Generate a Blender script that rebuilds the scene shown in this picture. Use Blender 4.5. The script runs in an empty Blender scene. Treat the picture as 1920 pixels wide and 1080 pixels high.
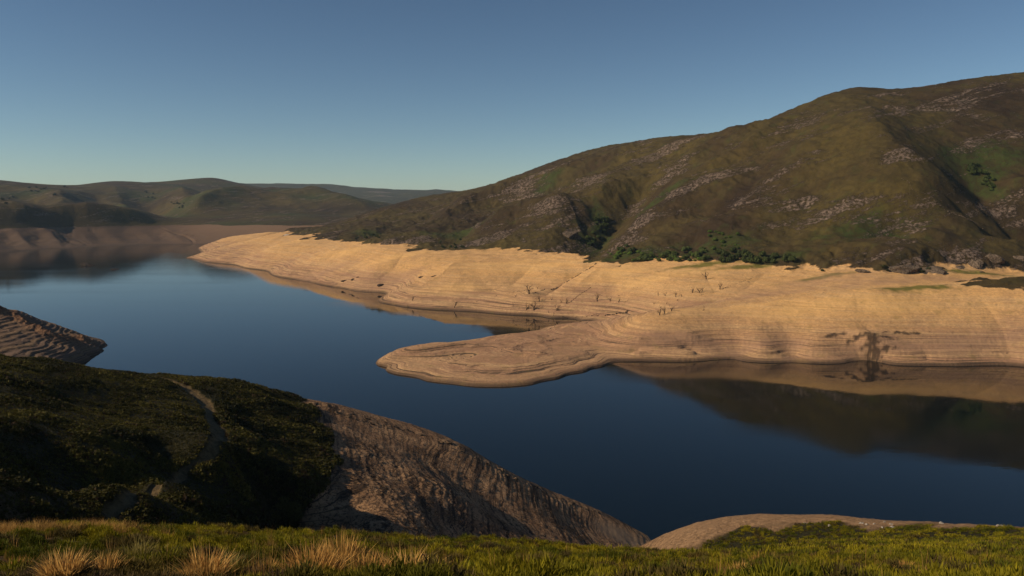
import bpy, math, random
import numpy as np
from mathutils import Vector, Matrix

# ------------------------------------------------------------------ camera, sky, sun, exposure
SC = bpy.context.scene
COL = SC.collection
F = 1493.0            # focal length in photo pixels (photo 1920 wide)
H = 105.0             # eye height above the water, metres
HW = 45.0             # old high water mark
PITCH = -math.atan((540 - 385) / F)
cam_d = bpy.data.cameras.new('camera')
cam = bpy.data.objects.new('camera', cam_d); COL.objects.link(cam)
cam_d.sensor_width = 36.0; cam_d.lens = 36.0 * F / 1920.0
cam_d.clip_start = 0.2; cam_d.clip_end = 60000
cam.location = (0, 0, H); cam.rotation_euler = (math.pi / 2 + PITCH, 0, 0)
SC.camera = cam

SUN_AZ = math.radians(-104)     # from the view direction (+Y), negative = left
SUN_EL = math.radians(31)
sun_vec = Vector((math.sin(SUN_AZ) * math.cos(SUN_EL), math.cos(SUN_AZ) * math.cos(SUN_EL), math.sin(SUN_EL)))
W = bpy.data.worlds.new('World'); SC.world = W; W.use_nodes = True
wn = W.node_tree; wn.nodes.clear()
sky = wn.nodes.new('ShaderNodeTexSky'); sky.sky_type = 'NISHITA'; sky.sun_disc = False
sky.sun_elevation = SUN_EL; sky.sun_rotation = SUN_AZ
sky.altitude = 2500; sky.air_density = 1.0; sky.dust_density = 0.8; sky.ozone_density = 1.0
bg = wn.nodes.new('ShaderNodeBackground'); bg.inputs['Strength'].default_value = 0.050
wo = wn.nodes.new('ShaderNodeOutputWorld')
gm = wn.nodes.new('ShaderNodeGamma'); gm.inputs[1].default_value = 1.22
tn = wn.nodes.new('ShaderNodeMix'); tn.data_type = 'RGBA'; tn.blend_type = 'MULTIPLY'; tn.inputs[0].default_value = 1; tn.inputs[7].default_value = (0.92, 0.96, 0.91, 1)
wn.links.new(sky.outputs[0], gm.inputs[0]); wn.links.new(gm.outputs[0], tn.inputs[6]); wn.links.new(tn.outputs[2], bg.inputs[0]); wn.links.new(bg.outputs[0], wo.inputs[0])
sl = bpy.data.lights.new('sun', 'SUN'); sl.energy = 4.6; sl.angle = math.radians(0.5); sl.color = (1.0, 0.79, 0.54)
so = bpy.data.objects.new('sun', sl); COL.objects.link(so)
so.rotation_euler = sun_vec.to_track_quat('Z', 'Y').to_euler(); so.location = (-200, -50, 400)
SC.view_settings.view_transform = 'Standard'; SC.view_settings.look = 'None'
SC.view_settings.exposure = 0.0; SC.view_settings.gamma = 1.0
SC.cycles.max_bounces = 5; SC.cycles.diffuse_bounces = 2; SC.cycles.volume_bounces = 1

rng = np.random.default_rng(7)
random.seed(5)

# ------------------------------------------------------------------ geometry helpers
def ray(px, py):
    """azimuth and slope (dz per metre of ground distance) of a photo pixel"""
    px = np.asarray(px, float); py = np.asarray(py, float)
    cx = (px - 960) / F; cy = -(py - 540) / F
    c, s = math.cos(PITCH), math.sin(PITCH)
    dy = c - cy * s
    dz = s + cy * c
    hor = np.hypot(cx, dy)
    return np.arctan2(cx, dy), dz / hor

def _hash(ix, iy, seed):
    h = (ix.astype(np.int64) * 374761393 + iy.astype(np.int64) * 668265263 + seed * 1442695041) & 0xFFFFFFFF
    h = ((h ^ (h >> 13)) * 1274126177) & 0xFFFFFFFF
    h = (h ^ (h >> 16)) & 0xFFFF
    return h

def perlin(x, y, seed=0):
    ix = np.floor(x); iy = np.floor(y)
    fx = x - ix; fy = y - iy
    u = fx * fx * fx * (fx * (fx * 6 - 15) + 10); v = fy * fy * fy * (fy * (fy * 6 - 15) + 10)
    def g(ox, oy):
        a = _hash(ix + ox, iy + oy, seed) * (2 * math.pi / 65536.0)
        return np.cos(a) * (fx - ox) + np.sin(a) * (fy - oy)
    n = (g(0, 0) * (1 - u) + g(1, 0) * u) * (1 - v) + (g(0, 1) * (1 - u) + g(1, 1) * u) * v
    return n * 1.5

def fbm(x, y, wl, octs, seed=0, gain=0.5, ridged=False):
    out = 0; a = 1.0; f = 1.0 / wl
    for o in range(octs):
        n = perlin(x * f + 17.3 * o, y * f - 9.1 * o, seed + o)
        if ridged: n = 1 - 2 * np.abs(n)
        out = out + n * a; a *= gain; f *= 2.03
    return out

def sstep(a, b, x):
    t = np.clip((x - a) / (b - a), 0, 1); return t * t * (3 - 2 * t)

class TPS:
    def __init__(s, pts):
        P = np.array(pts, float); s.c = P[:, :2]; n = len(P)
        K = s._k(s.c[:, 0][:, None] - s.c[:, 0][None], s.c[:, 1][:, None] - s.c[:, 1][None])
        K[np.arange(n), np.arange(n)] += 1e-5
        Q = np.hstack([np.ones((n, 1)), s.c])
        A = np.block([[K, Q], [Q.T, np.zeros((3, 3))]])
        s.w = np.linalg.solve(A, np.concatenate([P[:, 2], [0, 0, 0]]))
    @staticmethod
    def _k(dx, dy):
        r2 = dx * dx + dy * dy
        return r2 * np.log(r2 + 1e-12)
    def __call__(s, u, v):
        sh = u.shape; u = u.ravel(); v = v.ravel(); out = np.empty(len(u)); n = len(s.c)
        for i in range(0, len(u), 20000):
            a = u[i:i + 20000]; b = v[i:i + 20000]
            k = s._k(a[:, None] - s.c[:, 0][None], b[:, None] - s.c[:, 1][None])
            out[i:i + 20000] = k @ s.w[:n] + s.w[n] + s.w[n + 1] * a + s.w[n + 2] * b
        return out.reshape(sh)

def interp2(A, ua, va, u, v):
    iu = np.clip(np.interp(u, ua, np.arange(len(ua))), 0, len(ua) - 1.001)
    iv = np.clip(np.interp(v, va, np.arange(len(va))), 0, len(va) - 1.001)
    i = iu.astype(int); j = iv.astype(int); a = iu - i; b = iv - j
    return (A[i, j] * (1 - a) + A[i + 1, j] * a) * (1 - b) + (A[i, j + 1] * (1 - a) + A[i + 1, j + 1] * a) * b

class Patch:
    """log-polar height field round the camera: control points are (px, py, 'z'|'D', value)"""
    def __init__(s, name, ctrl, d0, d1, ua, dv, aux=()):
        s.name = name
        pts = []
        for px, py, m, val in ctrl:
            u, sl_ = ray(px, py)
            D = (val - H) / sl_ if m == 'z' else val
            pts.append((float(u), math.log(D), float(sl_)))
        for px, D, z in aux:                                   # column of pixel px, distance, height
            u, _ = ray(px, 385); pts.append((float(u), math.log(D), (z - H) / D))
        s.tps = TPS(pts)
        s.ua = ua
        s.va = np.arange(math.log(d0), math.log(d1), dv) if np.isscalar(dv) else dv
        uc = np.linspace(ua[0], ua[-1], 260); vc = np.linspace(s.va[0], s.va[-1], 260)
        U, V = np.meshgrid(uc, vc, indexing='ij'); S = s.tps(U, V)
        s.U, s.V = np.meshgrid(s.ua, s.va, indexing='ij')
        s.D = np.exp(s.V)
        s.X = np.sin(s.U) * s.D; s.Y = np.cos(s.U) * s.D
        s.Z = H + s.D * interp2(S, uc, vc, s.U, s.V)
        s.base = s.Z.copy()
        s.attr = {}
    def hit(s, px, py, lo=None):
        """first place where the ray through a photo pixel meets the surface"""
        u, sl_ = ray(px, py); u = float(u); sl_ = float(sl_)
        i = int(np.clip(np.searchsorted(s.ua, u), 1, len(s.ua) - 1))
        a = (u - s.ua[i - 1]) / (s.ua[i] - s.ua[i - 1])
        col = s.Z[i - 1] * (1 - a) + s.Z[i] * a
        D = np.exp(s.va); ok = col >= H + sl_ * D
        if lo: ok &= D > lo
        k = np.argmax(ok)
        if not ok.any(): k = int(np.argmin(np.abs(col - (H + sl_ * D)) / D))
        return Vector((math.sin(u) * D[k], math.cos(u) * D[k], col[k]))
    def zat(s, x, y):
        u = np.arctan2(x, y); v = np.log(np.hypot(x, y))
        return interp2(s.Z, s.ua, s.va, u, v)
    def at(s, key, x, y):
        u = np.arctan2(x, y); v = np.log(np.hypot(x, y))
        return interp2(s.attr[key], s.ua, s.va, u, v)
    def line_dist(s, pix):
        P = [s.hit(*p) for p in pix]; best = np.full(s.Z.shape, 1e9); tt = np.zeros(s.Z.shape)
        n = len(P) - 1
        for k in range(n):
            ax, ay = P[k].x, P[k].y; bx, by = P[k + 1].x - ax, P[k + 1].y - ay
            L = bx * bx + by * by + 1e-6
            t = np.clip(((s.X - ax) * bx + (s.Y - ay) * by) / L, 0, 1)
            d = np.hypot(s.X - ax - t * bx, s.Y - ay - t * by)
            m = d < best; best = np.where(m, d, best); tt = np.where(m, (k + t) / n, tt)
        return best, tt
    def fold(s, pix, h, w, warp=0.35, sharp=1.5):
        """raise (h>0) a spur or cut (h<0) a gully along a line of photo points"""
        d, t = s.line_dist(pix)
        d = d * (1 + warp * fbm(s.X, s.Y, w * 2.2, 3, 91))
        prof = np.exp(-(np.abs(d) / w) ** sharp) * np.minimum(1, 4 * t + 0.15) * np.minimum(1, 4 * (1 - t) + 0.25)
        return h * prof
    def blob(s, px, py, rx, ry, rot=0.0):
        p = s.hit(px, py); dx = s.X - p.x; dy = s.Y - p.y
        c, q = math.cos(rot), math.sin(rot)
        a = (dx * c + dy * q) / rx; b = (-dx * q + dy * c) / ry
        return np.exp(-(a * a + b * b))
    def build(s, mat, label=None, kind='structure'):
        nu, nv = s.Z.shape
        co = np.stack([s.X, s.Y, s.Z], -1).reshape(-1, 3).astype(np.float32)
        idx = np.arange(nu * nv).reshape(nu, nv)
        q = np.stack([idx[:-1, :-1], idx[1:, :-1], idx[1:, 1:], idx[:-1, 1:]], -1).reshape(-1, 4)
        ob = mesh_np(s.name, co, q, mat)
        for k, a in s.attr.items():
            at = ob.data.attributes.new(k, 'FLOAT', 'POINT'); at.data.foreach_set('value', a.reshape(-1).astype(np.float32))
        ob['kind'] = kind
        if label: ob['label'] = label
        return ob

def mesh_np(name, co, faces, mat, parent=None, smooth=True, colors=None):
    """one mesh object from numpy arrays; faces all of one vertex count"""
    me = bpy.data.meshes.new(name); n = len(faces); k = faces.shape[1]
    me.vertices.add(len(co)); me.vertices.foreach_set('co', np.ascontiguousarray(co, np.float32).ravel())
    me.loops.add(n * k); me.loops.foreach_set('vertex_index', np.ascontiguousarray(faces, np.int32).ravel())
    me.polygons.add(n); me.polygons.foreach_set('loop_start', np.arange(0, n * k, k, dtype=np.int32))
    me.polygons.foreach_set('use_smooth', np.full(n, smooth))
    me.update(calc_edges=True)
    if colors is not None:
        ca = me.color_attributes.new('tint', 'FLOAT_COLOR', 'POINT')
        c4 = np.ones((len(co), 4), np.float32); c4[:, :3] = colors; ca.data.foreach_set('color', c4.ravel())
    if mat: me.materials.append(mat)
    ob = bpy.data.objects.new(name, me); COL.objects.link(ob)
    if parent: ob.parent = parent
    return ob

def tag(o, label=None, cat=None, group=None, kind=None):
    if label: o['label'] = label
    if cat: o['category'] = cat
    if group: o['group'] = group
    if kind: o['kind'] = kind
    return o

# ------------------------------------------------------------------ shader helpers
class NT:
    def __init__(s, name):
        s.m = bpy.data.materials.new(name); s.m.use_nodes = True; s.t = s.m.node_tree
        s.b = s.t.nodes['Principled BSDF']; s.out = s.t.nodes['Material Output']
        s.b.inputs['Roughness'].default_value = 0.9
        s.b.inputs['Specular IOR Level'].default_value = 0.15
        s.geo = s.t.nodes.new('ShaderNodeNewGeometry')
    def n(s, typ, **kw):
        x = s.t.nodes.new(typ)
        for k, v in kw.items(): setattr(x, k, v)
        return x
    def lk(s, a, b): s.t.links.new(a, b)
    def _in(s, sock, v):
        if isinstance(v, bpy.types.NodeSocket): s.lk(v, sock)
        else: sock.default_value = v
    def math(s, op, a, b=0.0, c=None):
        x = s.n('ShaderNodeMath', operation=op); s._in(x.inputs[0], a); s._in(x.inputs[1], b)
        if c is not None: s._in(x.inputs[2], c)
        return x.outputs[0]
    def pos(s, scale=(1, 1, 1), rot=(0, 0, 0)):
        x = s.n('ShaderNodeMapping'); s.lk(s.geo.outputs['Position'], x.inputs[0])
        x.inputs['Scale'].default_value = scale; x.inputs['Rotation'].default_value = rot
        return x.outputs[0]
    def pos_rot(s, scale, rot):
        """turn the strata first, then stretch them"""
        x = s.n('ShaderNodeMapping'); s.lk(s.geo.outputs['Position'], x.inputs[0]); x.inputs['Rotation'].default_value = rot
        y = s.n('ShaderNodeMapping'); s.lk(x.outputs[0], y.inputs[0]); y.inputs['Scale'].default_value = scale
        return y.outputs[0]
    def noise(s, vec, scale=1.0, detail=6.0, rough=0.55, dist=0.0):
        x = s.n('ShaderNodeTexNoise'); s.lk(vec, x.inputs['Vector'])
        x.inputs['Scale'].default_value = scale; x.inputs['Detail'].default_value = detail
        x.inputs['Roughness'].default_value = rough; x.inputs['Distortion'].default_value = dist
        return x.outputs[0]
    def vor(s, vec, scale=1.0, feature='F1', out=0):
        x = s.n('ShaderNodeTexVoronoi', feature=feature); s.lk(vec, x.inputs['Vector']); x.inputs['Scale'].default_value = scale
        return x.outputs[out]
    def ramp(s, fac, lo, hi):
        x = s.n('ShaderNodeMapRange', interpolation_type='SMOOTHSTEP'); s._in(x.inputs[0], fac)
        x.inputs[1].default_value = lo; x.inputs[2].default_value = hi
        return x.outputs[0]
    def cramp(s, fac, stops):
        x = s.n('ShaderNodeValToRGB'); s.lk(fac, x.inputs[0]); e = x.color_ramp.elements
        while len(e) < len(stops): e.new(0.5)
        for el, (p, c) in zip(e, stops): el.position = p; el.color = (*c, 1)
        return x.outputs[0]
    def mix(s, fac, a, b, blend='MIX'):
        x = s.n('ShaderNodeMix', data_type='RGBA', blend_type=blend)
        s._in(x.inputs[0], fac)
        for sock, v in ((x.inputs[6], a), (x.inputs[7], b)):
            if isinstance(v, bpy.types.NodeSocket): s.lk(v, sock)
            else: sock.default_value = (*v, 1)
        return x.outputs[2]
    def attr(s, name, out='Fac'):
        x = s.n('ShaderNodeAttribute', attribute_name=name); return x.outputs[out]
    def bump(s, h, dist, strength=1.0, prev=None):
        x = s.n('ShaderNodeBump'); s._in(x.inputs['Height'], h); x.inputs['Distance'].default_value = dist
        x.inputs['Strength'].default_value = strength
        if prev is not None: s.lk(prev, x.inputs['Normal'])
        return x.outputs[0]
    def done(s, col, nor=None, rough=None):
        s._in(s.b.inputs['Base Color'], col if isinstance(col, bpy.types.NodeSocket) else (*col, 1))
        if nor is not None: s.lk(nor, s.b.inputs['Normal'])
        if rough is not None: s._in(s.b.inputs['Roughness'], rough)
        return s.m

def sand_nodes(m, ochre=(0.74, 0.44, 0.175), pink=(0.42, 0.242, 0.142), dark=(0.10, 0.068, 0.045), band_lo=0.0, band_hi=26.0):
    """bare drawdown ground: thin level bands, ochre high up, pinker and darker low down"""
    z = m.n('ShaderNodeSeparateXYZ'); m.lk(m.geo.outputs['Position'], z.inputs[0]); z = z.outputs[2]
    p1 = m.noise(m.pos((0.004, 0.004, 0.55)), 1.0, 5, 0.6)           # wide level bands
    p2 = m.noise(m.pos((0.012, 0.012, 2.6)), 1.0, 5, 0.65)           # fine level bands
    pat = m.noise(m.pos((0.012, 0.012, 0.02)), 1.0, 6, 0.6)
    p3 = m.noise(m.pos((0.02, 0.02, 5.5)), 1.0, 4, 0.7)
    k_ = ochre[0] / 0.74
    hi = m.ramp(m.math('ADD', z, m.math('MULTIPLY', m.math('SUBTRACT', pat, 0.5), 55)), 8, 34)
    base = m.mix(hi, pink, ochre)
    base = m.mix(m.ramp(p1, 0.42, 0.62), base, m.mix(0.5, base, tuple(v * k_ for v in (0.72, 0.48, 0.24))))
    base = m.mix(m.math('MULTIPLY', m.ramp(pat, 0.5, 0.75), 0.35), base, tuple(v * k_ for v in (0.50, 0.29, 0.16)))
    base = m.mix(m.math('MULTIPLY', m.ramp(p3, 0.53, 0.60), 0.38), base, tuple(v * k_ for v in (0.34, 0.205, 0.115))); base = m.mix(m.math('MULTIPLY', m.ramp(p3, 0.46, 0.40), 0.3), base, tuple(v * k_ for v in (0.80, 0.55, 0.30)))
    low = m.ramp(z, band_hi, band_lo)
    dk = m.math('MULTIPLY', m.ramp(p2, 0.52, 0.62), m.math('ADD', 0.16, m.math('MULTIPLY', low, 1.5)))
    patchy = m.ramp(m.noise(m.pos((0.02, 0.02, 0.05)), 1.0, 4, 0.6), 0.36, 0.56)
    dk = m.math('MULTIPLY', dk, m.math('ADD', 0.25, m.math('MULTIPLY', patchy, 0.75)))
    nz = m.n('ShaderNodeSeparateXYZ'); m.lk(m.geo.outputs['Normal'], nz.inputs[0])
    dk = m.math('MULTIPLY', dk, m.ramp(nz.outputs[2], 0.997, 0.984))
    fl = m.noise(m.pos((1, 1, 1.5)), 0.06, 7, 0.7); base = m.mix(m.math('MULTIPLY', m.ramp(fl, 0.47, 0.64), 0.18), base, tuple(v * k_ for v in (0.34, 0.22, 0.14)))
    col = m.mix(dk, base, dark)
    wet = m.ramp(m.math('ADD', z, m.math('MULTIPLY', p2, 2.2)), 3.6, 1.6)
    col = m.mix(m.math('MULTIPLY', wet, 0.85), col, (0.055, 0.038, 0.028))
    g = m.noise(m.pos((1, 1, 1)), 0.5, 8, 0.7)
    col = m.mix(m.ramp(g, 0.35, 0.7), m.mix(0.35, col, (0.1, 0.07, 0.05)), col)
    return col, p1, p2, g, z

def mountain_nodes(m):
    """heath covered hill with slanting ribs of bare rock"""
    fk = m.noise(m.pos((1, 1, 1)), 0.05, 6, 0.8)
    heather = m.noise(m.pos((1, 1, 1)), 0.006, 7, 0.6, 0.6)
    fine = m.noise(m.pos((1, 1, 1)), 0.12, 8, 0.75)
    col = m.cramp(heather, [(0.32, (0.030, 0.018, 0.011)), (0.44, (0.056, 0.037, 0.016)), (0.54, (0.072, 0.055, 0.018)), (0.66, (0.098, 0.073, 0.020))])
    col = m.mix(m.math('MULTIPLY', m.attr('olive'), 0.8), col, (0.100, 0.074, 0.020))
    col = m.mix(m.math('MULTIPLY', m.attr('green'), m.ramp(fine, 0.3, 0.55)), col, (0.045, 0.064, 0.014))
    col = m.mix(m.ramp(fine, 0.3, 0.7), m.mix(0.55, col, (0.02, 0.015, 0.008)), col)
    col = m.mix(m.math('MULTIPLY', m.ramp(fk, 0.50, 0.62), 0.30), col, (0.024, 0.018, 0.009)); col = m.mix(m.math('MULTIPLY', m.ramp(fk, 0.45, 0.34), 0.22), col, (0.12, 0.08, 0.042))
    rp = m.noise(m.pos_rot((0.009, 0.009, 0.060), (0.0, math.radians(15), 0)), 1.0, 7, 0.66, 0.5)
    rp2 = m.noise(m.pos_rot((0.035, 0.035, 0.34), (0.0, math.radians(15), 0)), 1.0, 6, 0.7)
    brk = m.noise(m.pos((1, 1, 1)), 0.30, 6, 0.8)
    r = m.math('ADD', m.math('ADD', m.math('MULTIPLY', rp, 1.15), m.math('MULTIPLY', rp2, 0.55)), m.math('MULTIPLY', brk, 0.5))
    r = m.math('ADD', r, m.math('MULTIPLY', m.attr('rock'), 0.17))
    rock = m.math('MULTIPLY', m.ramp(r, 1.19, 1.30), m.ramp(brk, 0.42, 0.52))
    rc = m.mix(m.ramp(brk, 0.35, 0.65), (0.10, 0.068, 0.052), (0.33, 0.25, 0.20))
    col = m.mix(m.math('MULTIPLY', rock, 0.85), col, rc)
    return col, fine, rock, brk

# ------------------------------------------------------------------ haze
HAZE = 2.8e-5

def az_array(fine_lo, fine_hi, step, out_lo, out_hi, cs):
    f = np.arange(fine_lo, fine_hi, step)
    a = np.arange(out_lo, fine_lo, cs) if out_lo < fine_lo else np.array([])
    b = np.arange(fine_hi, out_hi, cs) if out_hi > fine_hi else np.array([])
    return np.radians(np.concatenate([a, f, b]))

# ================================================================== water
def make_water():
    m = NT('lake_water')
    b1 = m.noise(m.pos((0.35, 0.35, 1)), 1.0, 3, 0.5)
    b2 = m.noise(m.pos((0.004, 0.016, 1)), 1.0, 4, 0.55)
    b3 = m.noise(m.pos((2.2, 2.2, 1)), 1.0, 2, 0.5)
    wy = m.n('ShaderNodeSeparateXYZ'); m.lk(m.geo.outputs['Position'], wy.inputs[0])
    open_ = m.ramp(wy.outputs[1], 750, 1500)
    pat = m.math('MULTIPLY', m.ramp(b2, 0.42, 0.62), 0.6)
    n = m.bump(m.math('MULTIPLY', b1, m.math('ADD', 1.0, m.math('MULTIPLY', open_, 7.0))), 0.007, 1.0)
    n = m.bump(m.math('MULTIPLY', b3, m.math('ADD', 0.15, pat)), 0.0035, 1.0, n)
    m.b.inputs['Base Color'].default_value = (0.001, 0.004, 0.005, 1)
    m.b.inputs['IOR'].default_value = 1.33; m.b.inputs['Specular IOR Level'].default_value = 0.45
    m.lk(n, m.b.inputs['Normal'])
    m._in(m.b.inputs['Roughness'], m.math('ADD', 0.02, m.math('MULTIPLY', pat, 0.09)))
    v = np.array([(-9000, 20, 0), (9000, 20, 0), (9000, 7000, 0), (-9000, 7000, 0)], float)
    o = mesh_np('water', v, np.array([[0, 1, 2, 3]]), m.m, smooth=False)
    tag(o, 'calm dark blue reservoir water', kind='structure')
make_water()

# ================================================================== right shore and mountain
C = []
W_front = [(708, 685), (722, 694), (745, 702), (800, 714), (880, 724), (950, 725), (1000, 720), (1050, 709), (1100, 696), (1128, 688),
           (1150, 680), (1200, 677), (1300, 677), (1400, 678), (1500, 680), (1640, 684), (1800, 686), (1890, 685), (1990, 694), (2150, 704), (2450, 722), (3000, 760)]
W_back = [(710, 675), (725, 666), (760, 657), (800, 650), (900, 637), (960, 630), (1020, 616), (1070, 608), (1112, 603)]
W_inlet = [(1085, 601), (1040, 597), (1000, 591), (900, 585), (800, 580), (755, 575), (715, 568), (665, 552), (690, 547), (640, 540), (600, 534), (560, 525), (520, 519),
           (485, 506), (440, 497), (380, 491), (350, 485), (372, 477), (372, 468), (392, 462)]
for p in W_front + W_back + W_inlet: C.append((*p, 'z', 0.0))
for x, y in W_front:
    _, s_ = ray(x, y); C.append((x - (6 if x < 760 else 0), y, 'D0', 0))
C = [c for c in C if c[2] != 'D0']
aux = []
def wd(x, y): return -H / float(ray(x, y)[1])
for x, y in W_front[1:]: aux.append((x, wd(x, y) * 0.955, -9))
for x, y in W_front[1:16]: aux.append((x, wd(x, y) * 1.03, 2.0))
for x, y in W_back[1:-1]: aux.append((x, wd(x, y) * 1.035, -7))
for x, y in W_inlet[1:17]: aux.append((x - 8, wd(x, y) * 0.975, -6))
aux += [(690, 520, -9), (660, 540, -12), (690, 560, -9), (600, 600, -25), (500, 700, -30), (400, 900, -35), (300, 1200, -35), (250, 1600, -30), (300, 1800, -20), (340, 1900, -10), (350, 2050, -10),
        (1000, 430, -14), (1400, 450, -18), (1900, 450, -18), (2500, 400, -15), (750, 700, -14), (600, 800, -20), (450, 1100, -25)]
Spit = [(745, 682, 2), (800, 680, 3.2), (850, 690, 3.4), (850, 664, 4.4), (950, 672, 4.8), (950, 648, 5.8), (1050, 655, 5.2), (1050, 630, 6.5), (1120, 645, 5.5), (1120, 625, 7.5),
        ]
# crest of the spit: seen at y, mirrored in the water at ym, which fixes its distance
for x, y, ym in [(1200, 601, 700), (1300, 589, 709), (1440, 573, 717), (1530, 560, 728), (1640, 548, 740), (1740, 541, 742), (1840, 537, 750), (1930, 536, 760), (2050, 536, 768), (2300, 540, 780), (2700, 545, 800)]:
    sr, sm = float(ray(x, y)[1]), float(ray(x, ym)[1]); Dr = -2 * H / (sr + sm); zr = H + sr * Dr
    ysh = np.interp(x, [p[0] for p in W_front], [p[1] for p in W_front]); Ds = -H / float(ray(x, ysh)[1])
    C.append((x, y, 'D', Dr))
    for t in (0.2, 0.4, 0.6, 0.8): aux.append((x, Ds + (Dr - Ds) * t, zr * (t + 0.06 * math.sin(math.pi * t))))
    aux.append((x, Dr + 45, zr - 1.0))
for x, y, z in Spit: C.append((x, y, 'z', z))
for x, y, D in [(1100, 548, 785), (1000, 540, 830), (1000, 565, 770), (950, 515, 880), (850, 545, 850), (800, 515, 940), (700, 505, 1030), (600, 480, 1230), (500, 470, 1450), (450, 465, 1650), (1250, 530, 760)]:
    C.append((x, y, 'D', D))
HWL = [(590, 443), (640, 450), (700, 461), (760, 465), (850, 470), (950, 472), (1040, 478), (1130, 487), (1250, 493), (1400, 500), (1500, 503), (1600, 512), (1720, 513), (1850, 508), (1960, 505), (2200, 500), (2700, 490)]
for p in HWL: C.append((*p, 'z', HW))
for x, y, z in [(420, 448, 20), (470, 442, 31), (520, 437.5, 37), (560, 438, 41)]: C.append((x, y, 'z', z))
Sky = [(560, 436, 1750), (600, 427, 1800), (670, 410, 1900), (740, 391, 2000), (800, 381, 2050), (835, 376, 2050), (870, 366, 2000), (905, 354, 1900), (960, 334, 1830), (1050, 301, 1750), (1150, 273, 1680), (1200, 268, 1640), (1258, 265, 1600), (1300, 259, 1560), (1345, 252, 1530),
       (1400, 244, 1500), (1440, 228, 1450), (1500, 201, 1400), (1560, 178, 1370), (1595, 169, 1350), (1635, 167, 1345), (1672, 171, 1340), (1720, 166, 1350), (1800, 153, 1360), (1860, 145, 1370), (1920, 138, 1380), (2100, 112, 1380), (2500, 60, 1500), (3100, -30, 1500)]
_mx = [1300, 1350, 1400, 1440, 1500, 1530, 1590, 1640, 1700, 1800, 1920, 2100]; _my = [715, 738, 760, 782, 807, 826, 835, 836, 842, 858, 876, 900]
Sky = [(x, y, D if x < 1300 or x > 2200 else -2 * H / float(ray(x, y)[1] + ray(x, np.interp(x, _mx, _my))[1])) for x, y, D in Sky]   # distance from the mirror image
for x, y, D in Sky:
    C.append((x, y, 'D', D)); aux.append((x, D * 1.10, H + D * 1.10 * (float(ray(x, y)[1]) - 0.022)))
    aux.append((x, D * 1.35, H + D * 1.35 * (float(ray(x, y)[1]) - 0.10 if x > 900 else -0.06)))
hx = [p[0] for p in HWL]; hy = [p[1] for p in HWL]
for x in (700, 800, 900, 1000, 1130, 1250, 1400, 1550, 1700, 1850, 2000, 2250, 2600):
    sx = [p[0] for p in Sky]
    Dh = (HW - H) / float(ray(x, np.interp(x, hx, hy))[1]); Dc = np.interp(x, sx, [p[2] for p in Sky])
    zc = H + Dc * float(ray(x, np.interp(x, sx, [p[1] for p in Sky]))[1])
    for t, bl in ((0.33, 0.02), (0.66, 0.045)):
        aux.append((x, Dh + (Dc - Dh) * t, HW + (zc - HW) * (t + bl)))
ua_r = az_array(-25.5, 34.5, 0.062, -27, 60, 0.25)
R = Patch('mountain', C, 430, 2900, ua_r, 0.0023, aux)
X, Y, Z = R.X, R.Y, R.Z
dry = sstep(HW - 1.5, HW + 6, Z + 5 * fbm(X, Y, 70, 3, 5) + 3 * fbm(X, Y, 16, 3, 6))     # 0 on bare ground, 1 on the heath
dz = 0
for pix, h, w in [
    ([(1235, 335), (1180, 372), (1135, 412), (1108, 448), (1095, 478)], -24, 42),
    ([(1790, 280), (1835, 325), (1862, 372), (1905, 408), (1960, 445)], -26, 50),
    ([(1700, 390), (1672, 435), (1640, 470)], -11, 34),
    ([(830, 395), (760, 425), (675, 450)], -13, 45),
    ([(960, 385), (890, 425), (830, 460)], -9, 45),
    ([(1560, 330), (1500, 400), (1440, 470)], -8, 50),
    ([(1330, 380), (1310, 430), (1290, 480)], -6, 35),
    ([(900, 440), (960, 415), (1030, 408), (1085, 440)], 15, 45),
    ([(1440, 245), (1330, 300), (1200, 350), (1080, 392)], 14, 70),
    ([(1420, 335), (1290, 375), (1180, 430)], 9, 50),
    ([(1600, 210), (1650, 290), (1720, 350), (1790, 405)], 16, 60),
    ([(1930, 330), (1880, 360), (1850, 420)], 12, 50),
    ([(1000, 345), (900, 380), (760, 420)], 9, 60),
    ([(1780, 440), (1700, 470), (1620, 500)], 8, 40),
    ([(1350, 278), (1260, 300), (1130, 352), (1040, 375)], 12, 40), ([(1480, 225), (1400, 300), (1290, 350)], 9, 40), ([(1560, 250), (1480, 330), (1380, 400), (1260, 450)], 11, 50), ([(1250, 290), (1100, 330), (960, 372), (860, 405)], -9, 40), ([(1150, 300), (1000, 345), (880, 392), (760, 440)], 9, 40),
    ([(1500, 300), (1420, 360), (1330, 420)], -7, 50)]:
    dz = dz + R.fold(pix, h, w)
crest = 1 - 0.75 * sstep(0.86, 0.97, (Z - HW) / np.maximum(60, np.interp(R.U, [float(ray(p[0], 385)[0]) for p in Sky], [H + p[2] * float(ray(p[0], p[1])[1]) - HW for p in Sky])))
rough = fbm(X, Y, 220, 3, 11) * 5 + fbm(X, Y, 70, 3, 21, ridged=True) * 2.2 + fbm(X, Y, 20, 4, 31) * 1.5
rock_rib = fbm(X * 0.35 + Z * 1.4, Y * 0.35, 16, 4, 41, ridged=True) * 1.1
R.Z = Z + dry * crest * (1.75 * dz + 0.8 * rough) + dry * rock_rib * 1.5
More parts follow.
